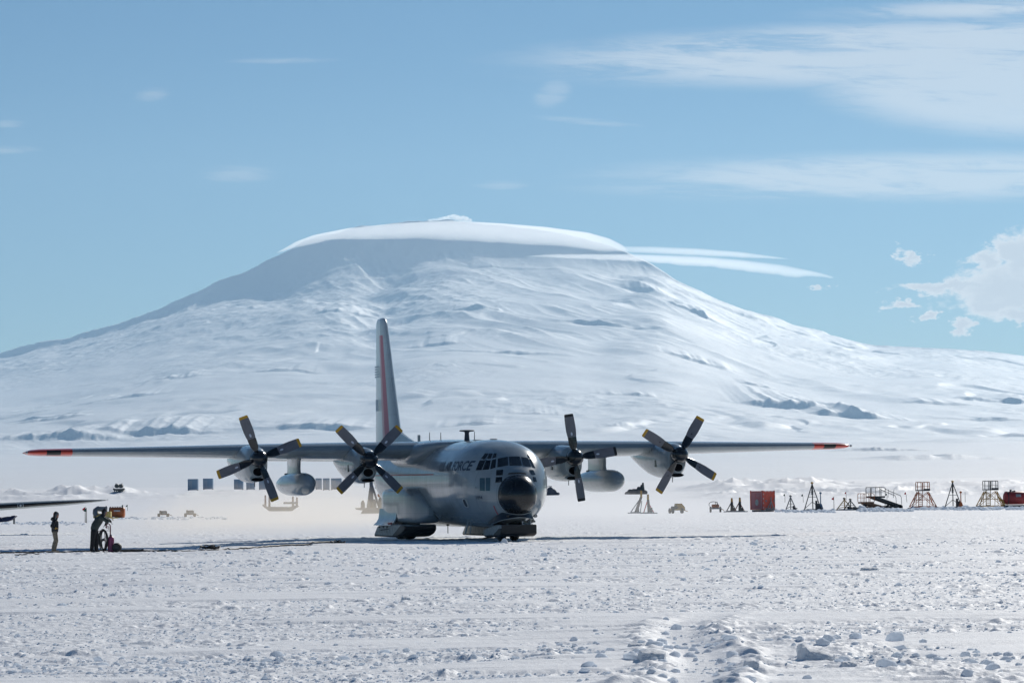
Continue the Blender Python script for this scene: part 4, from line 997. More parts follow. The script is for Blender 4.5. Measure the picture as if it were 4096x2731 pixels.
flag(221, 2062, 2046, K_FLAGR, 'tiny red flag behind the head of the person in tan trousers')

# red container hut
t, s = thing('red_container', 3051, 2046, 'red box-shaped hut on skids with a tow bar at its corner', 'container')
W_, H_ = 94 / s, 83 / s
cz = math.radians(42); t.rotation_euler.z = cz
L1 = W_ * 0.52 / math.cos(cz); L2 = W_ * 0.48 / math.sin(cz)
x0c, y0c = -L1 / 2 + 0.1, -L2 / 2
def hut(bm):
    box(bm, -L1 / 2, L1 / 2, -L2 / 2, L2 / 2, 0.22, H_, bev=0.03)
part('body', hut, K_RED, t)
t.rotation_euler.z = cz
part('reflection_panel', lambda bm: box(bm, -L1 / 2 - 0.03, -L1 / 2 - 0.002, -L2 / 2 + 0.1, L2 / 2 - 0.1, 0.3, H_ - 0.08), mat('pink_reflection', (0.52, 0.21, 0.21), 0.6), t)  # hazy reflection on the left face, put into a pale pink sheet
part('skid', lambda bm: (box(bm, -L1 / 2 + 0.05, L1 / 2, -L2 / 2 + 0.1, -L2 / 2 + 0.35, -0.02, 0.2), box(bm, -L1 / 2 + 0.05, L1 / 2, L2 / 2 - 0.35, L2 / 2 - 0.1, -0.02, 0.2)), K_GREY, t)
for sx in (-1, 1):
    for sy in (-1, 1): part('corner_post', lambda bm: box(bm, sx * L1 / 2 - 0.05, sx * L1 / 2 + 0.05, sy * L2 / 2 - 0.05, sy * L2 / 2 + 0.05, 0.2, H_ + 0.04), K_RED, t)
part('door', lambda bm: (box(bm, -L1 / 2 - 0.04, -L1 / 2 - 0.005, -L2 * 0.35, L2 * 0.15, 0.35, H_ - 0.25)), mat('door_pink', (0.48, 0.16, 0.16), 0.6), t)
part('vent_window', lambda bm: box(bm, -L1 / 2 - 0.06, -L1 / 2 - 0.045, -L2 * 0.25, L2 * 0.0, 1.5, 1.9), col('pink_window', (0.45, 0.2, 0.2)), t)
part('round_emblem', lambda bm: lathe(bm, [(-0.03, 0.02), (-0.03, 0.26), (0.0, 0.26)], 'X', (-L1 / 2 - 0.045, -0.05, 0.95), 24, sx=0.8, sz=1.2), col('pale_disc', (0.42, 0.46, 0.42)), t)
for k in (1, 3, 5, 6.4):
    for zz in (0.35, H_ - 0.08): part('tie_mark', lambda bm: box(bm, -L1 / 2 + L1 * k / 7, -L1 / 2 + L1 * k / 7 + 0.18, -L2 / 2 - 0.075, -L2 / 2 - 0.055, zz, zz + 0.05), K_WHITE, t)
for k in range(4):
    for sx in (-1, 1): part('tie_mark', lambda bm: box(bm, sx * L1 / 2 - 0.03, sx * L1 / 2 + 0.03, -L2 / 2 - 0.08, -L2 / 2 - 0.055, 0.35 + 0.45 * k, 0.5 + 0.45 * k), K_WHITE, t)
part('tow_bar', lambda bm: (tube(bm, (0.1, -L2 / 2 - 0.1, 0.2), (0.1, -L2 / 2 - 0.25, H_ * 0.70), 0.05), tube(bm, (-0.45, -L2 / 2 - 0.1, 0.15), (0.1, -L2 / 2 - 0.25, H_ * 0.5), 0.05), tube(bm, (0.65, -L2 / 2 - 0.1, 0.15), (0.1, -L2 / 2 - 0.25, H_ * 0.5), 0.05), box(bm, -0.5, 0.7, -L2 / 2 - 0.2, -L2 / 2 - 0.08, 0.2, 0.28)), K_GREY, t)
for x in (-0.45, 0.7): part('knob_plate', lambda bm: lathe(bm, [(-0.05, 0.02), (-0.05, 0.10), (0.0, 0.10)], 'Y', (x, -L2 / 2 - 0.05, 1.1), 14), K_GREY, t)

# wheeled jacks and tripods
def skid_base(t, x0, x1, m=None, y=0.5):
    part('skid', lambda bm: (box(bm, x0, x1, -y, -y + 0.2, -0.03, 0.09, bev=0.02), box(bm, x0, x1, y - 0.2, y, -0.03, 0.09, bev=0.02), box(bm, x0 * 0.6, x1 * 0.6, -y, y, 0.09, 0.14)), m or K_SLED, t)
def tripod(px, py, top, half, label, m, topm, name='tripod_jack', spread=1.0, ram=True, group='tripod jacks parked in a row', side=1):
    t, s = thing(name, px, py, label, 'tripod', group); H = (py - top) / s; w = half / s
    ap = Vector((0, 0, H * 0.93))
    for k, (x, y) in enumerate([(-w, -0.3), (w, -0.4), (w * 0.15 * side, 0.9)]):
        part('leg', lambda bm: tube(bm, (x, y, 0), ap, 0.055, 0.05), m, t)
    part('braces', lambda bm: (tube(bm, (-w * 0.5, -0.15, H * 0.47), (w * 0.5, -0.2, H * 0.47), 0.025), tube(bm, (0, 0, H * 0.3), (-w * 0.9, -0.3, 0.2), 0.03), tube(bm, (0, 0, H * 0.3), (w * 0.9, -0.4, 0.2), 0.03), tube(bm, (0, 0, H * 0.3), (0, 0, H * 0.8), 0.03), tube(bm, (-w * 0.35, -0.1, H * 0.62), (w * 0.35, -0.1, H * 0.68), 0.02)), m, t)
    if ram: part('ram', lambda bm: tube(bm, (0, 0, H * 0.55), (0, 0, H * 0.96), 0.10, 0.08, 10), m, t)
    part('head', lambda bm: lathe(bm, [(0, 0.06), (0.02, 0.14), (0.14, 0.15), (0.2, 0.05)], 'Z', (0, 0, H * 0.94), 12), topm, t)
    part('pump', lambda bm: (box(bm, w * 0.45, w * 0.75, -0.55, -0.35, 0.05, H * 0.24), box(bm, w * 0.3, w * 0.55, -0.5, -0.3, 0.05, H * 0.34), tube(bm, (w * 0.35, -0.4, 0.2), (w * 1.15, -0.4, 0.25), 0.05)), K_DARK, t)
    skid_base(t, -w * 1.1, w * 1.15); return t
tripod(3250, 2040, 1927, 34, 'tall dark tripod with a yellow head beside a blue post', K_DARK, K_YEL)
tripod(3812, 2030, 1922, 34, 'tall black tripod with a yellow head left of an orange post', K_DARK, K_YEL)
tripod(3163, 2042, 1983, 22, 'small grey A-frame jack just right of the red container', K_GREY, K_GREY, ram=False)
tripod(3378, 2040, 1994, 34, 'low yellow tripod with a short black top', K_YEL, K_DARK, ram=False)
tripod(3402, 2040, 1998, 30, 'low dark tripod directly right of the low yellow one', K_DARK, K_DARK, ram=False)
def jack(px, py, top, label, m, group='tall jacks with yellow tops', lean=0.0):
    t, s = thing('jack_stand', px, py, label, 'jack stand', group); H = (py - top) / s
    part('cylinder', lambda bm: tube(bm, (0, 0, 0.1), (lean, 0, H * 0.72), 0.17, 0.12, 12), K_DARK, t)
    part('cap', lambda bm: tube(bm, (lean, 0, H * 0.70), (lean, 0, H), 0.12, 0.09, 12), K_YEL, t)
    part('brace', lambda bm: (tube(bm, (-0.55, -0.1, 0.1), (lean - 0.05, 0, H * 0.68), 0.05), tube(bm, (0.45, 0.1, 0.1), (lean + 0.05, 0, H * 0.55), 0.045, mi=0)), m, t)
    part('valve_block', lambda bm: box(bm, 0.12, 0.32, -0.2, 0.1, 0.1, H * 0.3), K_DARK, t)
    skid_base(t, -0.85, 0.8, y=0.4); return t
jack(2928, 2047, 1991, 'slimmer yellow-topped jack, the left one of the pair by the red container', K_DARK)
jack(2960, 2047, 1989, 'thicker yellow-topped jack, the right one of the pair by the red container', col('rust_red_bar', (0.25, 0.04, 0.03)))
jack(2597, 2053, 1976, 'dark jack with a red bar on a sled under the outer right propeller', K_FLAGR, group='jacks behind the right wing', lean=-0.1)
jack(2544, 2052, 1962, 'thin grey leaning jack seen through hot air behind the right wing', K_GREY, group='jacks behind the right wing', lean=0.55)
def post(px, py, top, m, label):
    t, s = thing('post', px, py, label, 'post'); H = (py - top) / s
    part('shaft', lambda bm: tube(bm, (0, 0, 0), (0, 0, H * 0.9), 0.07, 0.05), m, t); part('ring', lambda bm: lathe(bm, [(0, 0.05), (0.03, 0.13), (0.2, 0.13), (0.24, 0.05)], 'Z', (0, 0, H * 0.88), 12), m, t)
    part('foot', lambda bm: lathe(bm, [(-0.05, 0.3), (0.1, 0.28), (0.6, 0.12), (0.62, 0.07)], 'Z', (0, 0, 0), 12), m, t)
post(3283, 2036, 1967, K_POST, 'slim blue post with a ring top beside the tallest tripod')
post(3844, 2030, 1964, K_ORANGE, 'slim orange post right of the black tripod')
# carts
def cart(px, py, half, top, label, body, kind):
    t, s = thing('equipment_cart', px, py, label, 'cart', 'small wheeled equipment carts'); w = half / s; H = (py - top) / s
    rz = {'wedge': 0.25, 'box': 0.0, 'dark': 0.2}[kind]; t.rotation_euler.z = rz
    wr = 0.27 * H
    part('frame', lambda bm: box(bm, -w, w, -0.5, 0.5, 0.30 * H, 0.44 * H, bev=0.02), body if kind != 'box' else K_GREY, t)
    for x, y in ((-w * 0.9, -0.5), (w * 0.55, -0.5), (w * 0.9, 0.5), (-w * 0.9, 0.5)) if kind != 'box' else ((-w * 0.85, 0), (w * 0.85, 0)): wheel(t, x, y, wr, 0.18)
    if kind == 'wedge':
        part('cover', lambda bm: loft(bm, [[(-w * 0.35, y, 0.4 * H), (-w * 0.15, y, H), (w * 0.5, y, H), (w * 0.98, y, 0.6 * H), (w * 0.98, y, 0.4 * H)] for y in (-0.5, 0.5)]), body, t, smooth=False)
        part('engine', lambda bm: (box(bm, -w * 0.8, -w * 0.3, -0.4, 0.4, 0.4 * H, H * 0.72, bev=0.03), tube(bm, (-w * 0.55, -0.45, H * 0.5), (-w * 0.1, -0.5, H * 0.62), 0.07)), K_DARK, t)
    elif kind == 'box':
        part('cover', lambda bm: box(bm, -w * 0.62, w * 0.62, -0.45, 0.45, 0.44 * H, H * 0.76, bev=0.05), body, t)
        part('hose', lambda bm: path(bm, [(-w * 0.4 + 0.45 * math.sin(a), -0.5, H * 0.75 + 0.28 * math.cos(a)) for a in np.linspace(-2.2, 2.4, 16)], 0.03), K_DARK, t)
        part('handle', lambda bm: path(bm, [(w * 0.3, 0, H * 0.7), (w * 0.32, 0, H), (w * 0.02, 0, H), (0, 0, H * 0.7)], 0.03), K_DARK, t)
    else:
        part('cover', lambda bm: (box(bm, -w * 0.62, w * 0.55, -0.4, 0.4, 0.4 * H, H * 0.95, bev=0.06), box(bm, -w * 0.75, -w * 0.5, -0.3, 0.3, 0.5 * H, H, bev=0.03)), K_OLIVE, t)
        part('panel', lambda bm: box(bm, -w * 0.3, w * 0.3, -0.46, -0.41, 0.5 * H, H * 0.8), K_GREY, t)
    part('tow_bar', lambda bm: tube(bm, (w * 0.9, 0, 0.35 * H), (w * 1.4, -0.4, 0.2 * H), 0.035), body, t)
cart(2709, 2052, 27, 2013, 'ochre wheeled cart with a wedge-shaped cover', K_YEL, 'wedge')
cart(2862, 2048, 23, 2006, 'two-wheeled cart carrying an orange box and a looped hose', K_ORANGE, 'box')
cart(655, 2066, 22, 2041, 'dusky cart with dark wheels, nearer the orange tank', col('dull_maroon', (0.15, 0.05, 0.05)), 'dark')
cart(762, 2066, 22, 2039, 'dusky cart with wide-set wheels, farther right of the orange tank', col('dull_maroon2', (0.15, 0.06, 0.05)), 'dark')
# stairs
def stairs(px, py, x_top0, x_top1, y_plat, y_rail, x_foot, m, railm, label, treads, wheels=True):
    t, s = thing('boarding_stairs', px, py, label, 'stairs', 'wheeled boarding stairs'); f = lambda x: (x - px) / s
    zp = (py - y_plat) / s; zr = (py - y_rail) / s; x0, x1, xf = f(x_top0), f(x_top1), f(x_foot); yw = 0.55; nx = x1 - 0.25; t.rotation_euler.z = 0.42
    part('platform', lambda bm: box(bm, x0, x1, -yw, yw, zp - 0.18, zp, bev=0.02), m, t)
    def fl(bm):
        for y in (-yw, yw): loft(bm, [[(xx, y + dy, zz + dz) for dy, dz in ((-0.03, -0.16), (0.03, -0.16), (0.03, 0.12), (-0.03, 0.12))] for xx, zz in ((x0 + (x1 - x0) * 0.3, zp - 0.1), (xf, 0.30))])
        for k in range(treads):
            q = (k + 0.5) / treads; xx = x0 + (x1 - x0) * 0.3 + (xf - x0 - (x1 - x0) * 0.3) * q; zz = zp - 0.1 + (0.3 - zp + 0.1) * q
            box(bm, xx - 0.11, xx + 0.14, -yw, yw, zz - 0.02, zz + 0.05)
    part('flight', fl, m, t)
    def rl(bm):
        for y in (-yw, yw):
            path(bm, [(x0, y, zp), (x0, y, zr - 0.1), (x0 + 0.15, y, zr), (x1 - 0.15, y, zr), (x1, y, zr - 0.1), (x1, y, zp)], 0.035, 6)
            tube(bm, (x0, y, (zp + zr) / 2), (x1, y, (zp + zr) / 2), 0.025); tube(bm, ((x0 + x1) / 2 - 0.3, y, zp), ((x0 + x1) / 2 - 0.3, y, zr), 0.03); tube(bm, (x1 - 0.5, y, zp), (x1 - 0.5, y, zr), 0.03)
            if treads > 8:
                path(bm, [(x1, y, zr - 0.2), (xf - 0.12, y, 0.30 + (zr - zp) + 0.2), (xf, y, 0.30 + (zr - zp)), (xf + 0.05, y, 0.2)], 0.03, 6)
                tube(bm, ((x1 + xf) / 2, y, 1.2), ((x1 + xf) / 2 + 0.1, y, 1.2 + (zr - zp) * 0.95), 0.025)
        tube(bm, (x0, -yw, zr), (x0, yw, zr), 0.03)
    part('railing', rl, railm, t)
    part('base_frame', lambda bm: (box(bm, (x0 + xf) / 2 - 0.1, xf, -yw, yw, 0.12, 0.36), tube(bm, (x0 + 0.2, -yw, 0.1), (x0 + 0.3, -yw, zp - 0.1), 0.035) if treads < 9 else tube(bm, ((x0 + x1) / 2 + 0.8, -yw, 0.2), ((x0 + x1) / 2 + 0.8, -yw, zp - 0.6), 0.035)), m, t)
    if wheels:
        for x in ((x0 + xf) / 2 + 0.1, (x0 + xf) / 2 + 0.9, xf - 0.1): wheel(t, x, -yw - 0.05, 0.24, 0.2)
    else: wheel(t, x0 + 0.15, -yw, 0.3, 0.25)
stairs(3540, 2036, 3466, 3530, 1983, 1948, 3604, K_DARK, K_DARK, 'black airstair with long railings and open treads', 13)
stairs(3480, 2037, 3437, 3488, 2006, 1973, 3520, K_BRN, K_ORANGE, 'small rusty brown stair unit partly behind the black airstair', 7, False)
# maintenance stands
def stand(px, py, plat, rail, hb, ht, m, railm, deckm, label):
    t, s = thing('maintenance_stand', px, py, label, 'work stand', 'braced maintenance stands'); zp = (py - plat) / s; zr = (py - rail) / s; b_ = hb / s; p_ = ht / s; d = 1.2
    base = [(-b_, -d), (b_, -d), (b_, d), (-b_, d)]; topc = [(-p_ * 0.8, -0.6), (p_ * 0.8, -0.6), (p_ * 0.8, 0.6), (-p_ * 0.8, 0.6)]
    def fr(bm):
        for k in range(4):
            (x0, y0), (x1, y1) = base[k], base[(k + 1) % 4]; (u0, v0), (u1, v1) = topc[k], topc[(k + 1) % 4]
            tube(bm, (x0, y0, 0.2), (u0, v0, zp - 0.1), 0.04); tube(bm, (x0, y0, 0.2), (x1, y1, 0.2), 0.05); tube(bm, (x0, y0, 0.2), (u1, v1, zp - 0.1), 0.028); tube(bm, (x1, y1, 0.2), (u0, v0, zp - 0.1), 0.028)
            mx0 = ((x0 + u0) / 2, (y0 + v0) / 2, zp / 2); mx1 = ((x1 + u1) / 2, (y1 + v1) / 2, zp / 2); tube(bm, mx0, mx1, 0.028)
            tube(bm, (x0 * 0.45, y0, 0.2), (u0, v0, zp - 0.1), 0.028)
    part('braced_frame', fr, m, t)
    def lad(bm):
        for x in (-p_ * 0.75, -p_ * 0.15): tube(bm, (x - 0.1, -d, 0.2), (x, -0.75, zp), 0.035)
        for k in range(8): tube(bm, (-p_ * 0.75 - 0.1, -d + 0.45 * k / 8, 0.3 + (zp - 0.4) * k / 8), (-p_ * 0.15 - 0.1, -d + 0.45 * k / 8, 0.3 + (zp - 0.4) * k / 8), 0.03)
    part('ladder', lad, m, t)
    part('deck', lambda bm: (box(bm, -p_, p_, -0.8, 0.8, zp, zp + 0.12), box(bm, 0, p_, -0.85, -0.8, zp, zp + 0.25)), deckm, t)
    def rl(bm):
        for y in (-0.75, 0.75):
            for x0, x1 in ((-p_ + 0.05, -0.07), (0.07, p_ - 0.05)):
                path(bm, [(x0, y, zp), (x0, y, zr - 0.08), (x0 + 0.08, y, zr), (x1 - 0.08, y, zr), (x1, y, zr - 0.08), (x1, y, zp)], 0.04, 6); tube(bm, (x0, y, (zp + zr) / 2), (x1, y, (zp + zr) / 2), 0.03)
        for x in (-p_ + 0.05, p_ - 0.05): tube(bm, (x, -0.75, zr), (x, 0.75, zr), 0.03)
    part('railing', rl, railm, t)
    for x in (-b_, b_): part('ski', lambda bm: box(bm, x - 0.5, x + 0.5, -d - 0.15, -d + 0.15, 0.0, 0.1, bev=0.03), K_SLED, t)
    return t
stand(3692, 2033, 1963, 1928, 49, 26, K_ORANGE, K_ORANGE, K_DARK, 'orange braced work stand with an orange railed platform')
stand(3963, 2030, 1960, 1923, 52, 28, K_YEL, K_DARK, K_DARK, 'ochre braced work stand with a black railed platform')
# red tank at the right edge
t, s = thing('fuel_tank_trailer', 4058, 2030, 'red cylindrical tank on an ochre hitch frame at the right edge of the row', 'fuel tank'); r_ = 26 / s; hl = 42 / s
t.rotation_euler.z = 0.12
part('tank', lambda bm: lathe(bm, [(-hl, 0.05), (-hl, r_ * 0.7), (-hl * 0.9, r_ * 0.96), (-hl * 0.85, r_), (hl * 0.85, r_), (hl * 0.95, r_ * 0.9), (hl, r_ * 0.5), (hl, 0.05)], 'X', (0, 0, 0.35 + r_), 28), K_REDS, t)
part('hatch', lambda bm: (tube(bm, (-hl * 0.35, 0, 0.3 + 2 * r_), (-hl * 0.35, 0, 0.55 + 2 * r_), 0.12), box(bm, -0.2, 0.1, -0.1, 0.1, 0.33 + 2 * r_, 0.42 + 2 * r_)), K_DARK, t)
part('pale_panel', lambda bm: loft(bm, [[(x, -(r_ + o_) * math.cos(a), 0.35 + r_ + (r_ + o_) * math.sin(a)) for x, o_ in ((0, 0.02), (0.55, 0.02))] for a in (0.15, 0.35, 0.6)], closed=False), K_SLED, t)
part('strap', lambda bm: [lathe(bm, [(-0.04, r_ + 0.02), (0.04, r_ + 0.02)], 'X', (x, 0, 0.35 + r_), 28) for x in (-hl * 0.7,)], K_DARK, t)
part('cradle', lambda bm: (box(bm, -hl, hl * 1.1, -0.5, -0.35, 0.05, 0.3), box(bm, -hl, hl * 1.1, 0.35, 0.5, 0.05, 0.3)), K_DARK, t)
def hitch(bm):
    for k in range(7): tube(bm, (-hl - 0.05 * k, -0.45 + 0.1 * k, 0.1), (-hl * 1.5 + 0.1 * k, 0.2 - 0.05 * k, 1.15 - 0.06 * k), 0.04)
    tube(bm, (-hl, -0.4, 0.4), (-hl * 1.7, -0.3, 1.25), 0.06)
part('hitch_frame', hitch, K_YEL, t)
# left: orange tank, heater unit, navy load, sled with twin tanks
t, s = thing('orange_tank', 470, 2070, 'short fat orange tank lying on the snow behind the leaning person', 'tank'); r_ = 21 / s; hl = 30 / s
part('tank_body', lambda bm: lathe(bm, [(-hl, r_ * 0.9), (-hl * 0.95, r_), (hl * 0.85, r_), (hl * 0.97, r_ * 0.85), (hl, r_ * 0.4)], 'X', (0, 0, r_), 26), K_ORANGE, t)
part('bolt_flange', lambda bm: [box(bm, -hl + k * hl * 0.32, -hl + k * hl * 0.32 + 0.12, -0.1, 0.1, 2 * r_ - 0.02, 2 * r_ + 0.08) for k in range(6)], K_GREY, t)
part('white_band', lambda bm: box(bm, -hl * 0.4, hl * 0.45, -r_ - 0.02, -r_ * 0.9, r_ * 1.2, r_ * 1.45), K_WHITE, t)
part('end_ring', lambda bm: lathe(bm, [(-0.05, r_ * 0.75), (-0.05, r_ * 1.03), (0.03, r_ * 1.03)], 'X', (-hl, 0, r_), 26), K_DARK, t)
t, s = thing('ground_heater', 411, 2083, 'cream yellow heater cart with a fat grey duct behind the leaning person', 'heater cart'); u = 1 / s
part('housing', lambda bm: (box(bm, -36 * u, -18 * u, -0.4, 0.4, 12 * u, 36 * u, bev=0.03), box(bm, 12 * u, 34 * u, -0.45, 0.4, 14 * u, 38 * u, bev=0.03), box(bm, -18 * u, 12 * u, -0.3, 0.3, 14 * u, 30 * u)), K_CREAM, t)
part('duct', lambda bm: path(bm, [(-22 * u, -0.5, 22 * u), (-28 * u, -0.45, 32 * u), (-28 * u, -0.3, 42 * u), (-20 * u, -0.1, 49 * u), (-5 * u, 0, 48 * u), (18 * u, 0, 47 * u)], 0.24, 12), col('grey_duct', (0.13, 0.15, 0.17)), t)
part('stack_pipe', lambda bm: (tube(bm, (-18 * u, 0, 46 * u), (-18 * u, 0, 60 * u), 0.05), tube(bm, (14 * u, 0, 46 * u), (14 * u, 0, 60 * u), 0.05)), K_DARK, t)
part('tow_bar', lambda bm: (tube(bm, (30 * u, 0, 12 * u), (62 * u, 0, 12 * u), 0.05), tube(bm, (40 * u, 0, 12 * u), (41 * u, 0, -1 * u), 0.035)), K_CREAM, t)
for x in (-26, 24): wheel(t, x * u, -0.4, 0.2, 0.18)
t, s = thing('covered_load', 30, 2096, 'dark blue covered load on a grey leg at the left edge', 'covered load'); u = 1 / s
part('cover', lambda bm: loft(bm, [[(x * u, -0.6, zb * u), (x * u, 0.6, zb * u), (x * u, 0.5, zt * u), (x * u, -0.5, zt * u)] for x, zb, zt in ((-70, 14, 30), (-40, 9, 30), (-22, 9, 28), (-20, 10, 24), (-17, 10, 28), (0, 11, 31), (18, 17, 31.5), (19, 18, 34), (34, 30, 35.5), (35.5, 33, 34))]), K_NAVY, t)
part('leg', lambda bm: box(bm, 23 * u, 30 * u, -0.1, 0.1, 0, 28 * u, bev=0.02), K_GREY, t)
part('rear_leg', lambda bm: box(bm, -55 * u, -48 * u, -0.1, 0.1, 0, 20 * u, bev=0.02), K_GREY, t)
t, s = thing('tank_sled', 476, 1966, 'sled with two upright dark round tanks on the far snow bank', 'sled'); u = 1 / s
print('SLED', t.location)
for x in (-8, 8): part('tank', lambda bm: lathe(bm, [(-0.9, 0.1), (-0.85, 8.2 * u), (0.85, 8.2 * u), (0.9, 0.1)], 'Y', (x * u, 0, 23 * u), 20), K_OLIVE, t)
part('sled_frame', lambda bm: loft(bm, [[(x * u, y, z * u) for x, z in ((-18, 4), (18, 4), (22, 10), (22, 14), (15, 12), (-15, 12), (-22, 14), (-22, 10))] for y in (-1.2, 1.2)]), K_OLIVE, t, False)
part('legs', lambda bm: [tube(bm, (x * u, -1, 0), (x * u, -1, 6 * u), 0.12) for x in (-16, -8, 0, 8, 16)], K_OLIVE, t)
part('valves', lambda bm: [tube(bm, (x * u, 0, 29 * u), (x * u, 0, 34 * u), 0.1) for x in (-12, 12)], K_OLIVE, t)
# far blue containers on the bank
def bluebox(x0, x1, y0, y1, label, first=[None]):
    px = (x0 + x1) / 2; r = ray(px, y1); p = place(px, y1); s = F / p.y
    t = empty('far_container', p); tag(t, label, 'container', 'blue containers on the far bank')
    w = (x1 - x0) / s / 2; h = (y1 - y0) / s
    part('box_body', lambda bm: box(bm, -w, w, 0.0, 2 * w * 0.9, 0.15, h, bev=0.05), K_BLUE, t)
    part('door_panel', lambda bm: (box(bm, -w * 0.8, -w * 0.1, -0.05, -0.01, 0.35, h * 0.85)), col('weathered_panel', (0.28, 0.36, 0.44)), t)
    part('skids', lambda bm: (box(bm, -w, -w + 0.3, 0, 2 * w * 0.9, -0.1, 0.14), box(bm, w - 0.3, w, 0, 2 * w * 0.9, -0.1, 0.14)), K_DARK, t)
bluebox(751, 791, 1915, 1961, 'wide blue container, farthest left on the bank, with a pale patch')
bluebox(812, 851, 1913, 1957, 'second blue container from the left, standing alone on the bank')
bluebox(936, 972, 1916, 1958, 'faint blue container just left of the outer left propeller')
bluebox(985, 1018, 1916, 1958, 'faint blue container behind the outer left propeller hub')
bluebox(1036, 1068, 1916, 1958, 'faint blue container behind the lower blade of the outer left propeller')
bluebox(1262, 1287, 1912, 1958, 'faint blue container right beside the left under-wing fuel tank')
bluebox(1292, 1318, 1912, 1960, 'faint blue container between the left fuel tank and the inner left propeller')
bluebox(1324, 1366, 1912, 1958, 'wide faint blue container left of the inner left propeller blades')
bluebox(1500, 1540, 1912, 1952, 'faint blue container seen below the inner left propeller beside the tail')
# blurred equipment behind the exhaust
t, s = thing('equipment_sled', 1130, 2045, 'grey sled deck with upright posts under the left fuel tank', 'sled', 'loaded sleds behind the engines'); u = 1 / s
part('deck', lambda bm: loft(bm, [[(x * u, y, z * u) for x, z in ((-50, 2), (38, 2), (66, 22), (62, 26), (30, 18), (-60, 20), (-76, 30), (-78, 24))] for y in (-1.0, 1.0)]), col('grey_sled', (0.13, 0.13, 0.16)), t, False)
part('pallet', lambda bm: box(bm, 5 * u, 58 * u, -0.6, 0.6, 30 * u, 38 * u, bev=0.04), col('grey_pallet', (0.16, 0.16, 0.19)), t)
for x, h in ((-68, 66), (-52, 66), (42, 60), (58, 56)): part('post', lambda bm: tube(bm, (x * u, 0, 16 * u), (x * u, 0, h * u), 0.16, 0.10), col('dull_red_post', (0.22, 0.10, 0.10)), t)
t, s = thing('equipment_sled', 1492, 2054, 'dark sled with a tripod mast and canisters beside the aircraft tail', 'sled', 'loaded sleds behind the engines'); u = 1 / s
part('deck', lambda bm: loft(bm, [[(x * u, y, z * u) for x, z in ((-48, 2), (50, 2), (80, 24), (-70, 24), (-66, 18), (-40, 14))] for y in (-1.0, 1.0)]), col('grey_sled2', (0.10, 0.11, 0.14)), t, False)
part('mast', lambda bm: (tube(bm, (-22 * u, 0, 20 * u), (-6 * u, 0, 125 * u), 0.12), tube(bm, (26 * u, 0, 20 * u), (-6 * u, 0, 125 * u), 0.12), tube(bm, (-4 * u, 0, 20 * u), (-6 * u, 0, 128 * u), 0.2)), col('blue_grey_mast', (0.08, 0.10, 0.14)), t)
for x, h in ((-40, 54), (-12, 62), (6, 58), (30, 66)): part('canister', lambda bm: lathe(bm, [(20 * u, 9 * u), (h * u - 0.3, 8 * u), (h * u, 3 * u)], 'Z', (x * u, -0.2, 0), 14), col('dark_canister', (0.06, 0.07, 0.09)), t)
part('lamp', lambda bm: lathe(bm, [(0, 0.05), (0.05, 0.2), (0.35, 0.2), (0.4, 0.05)], 'Z', (26 * u, 0, 66 * u), 12), K_ORANGE, t)
t, s = thing('dark_mound', 2203, 1980, 'dark low covered heap seen right of the fuselage', 'covered heap'); u = 1 / s
def heap(lumps):
    def f(bm):
        for x, z, rx, rz in lumps:
            m_ = Matrix.Translation((x * u, 0.3 * math.sin(x), z * u)) @ Matrix.Diagonal((rx * u, 0.55 * rx * u, rz * u, 1)); r = bmesh.ops.create_icosphere(bm, subdivisions=3, radius=1.0, matrix=m_)
            for v in r['verts']: v.co += Vector((math.sin(v.co.z * 5 + x), 0, math.cos(v.co.x * 4 + x))) * 1.2 * u
    return f
part('tarpaulin', heap([(-16, 6, 14, 14), (-2, 10, 16, 24), (12, 8, 13, 18), (24, 3, 12, 9)]), col('slate_cover', (0.06, 0.07, 0.10)), t)
part('rope', lambda bm: tube(bm, (-6 * u, -9 * u, 0), (-2 * u, -1 * u, 36 * u), 0.12), K_GREY, t)
t, s = thing('dark_mound', 2548, 1976, 'dark ragged covered heap with a tall mast behind the right fuel tank', 'covered heap'); u = 1 / s
part('tarpaulin', heap([(-36, 3, 14, 8), (-24, 8, 14, 13), (-8, 6, 18, 17), (8, 10, 12, 22), (20, 12, 10, 26), (30, 4, 12, 12)]), col('slate_cover2', (0.05, 0.055, 0.07)), t)
part('mast', lambda bm: tube(bm, (26 * u, 0, 0), (24 * u, 0, 46 * u), 0.35, 0.2), K_OLIVE, t)
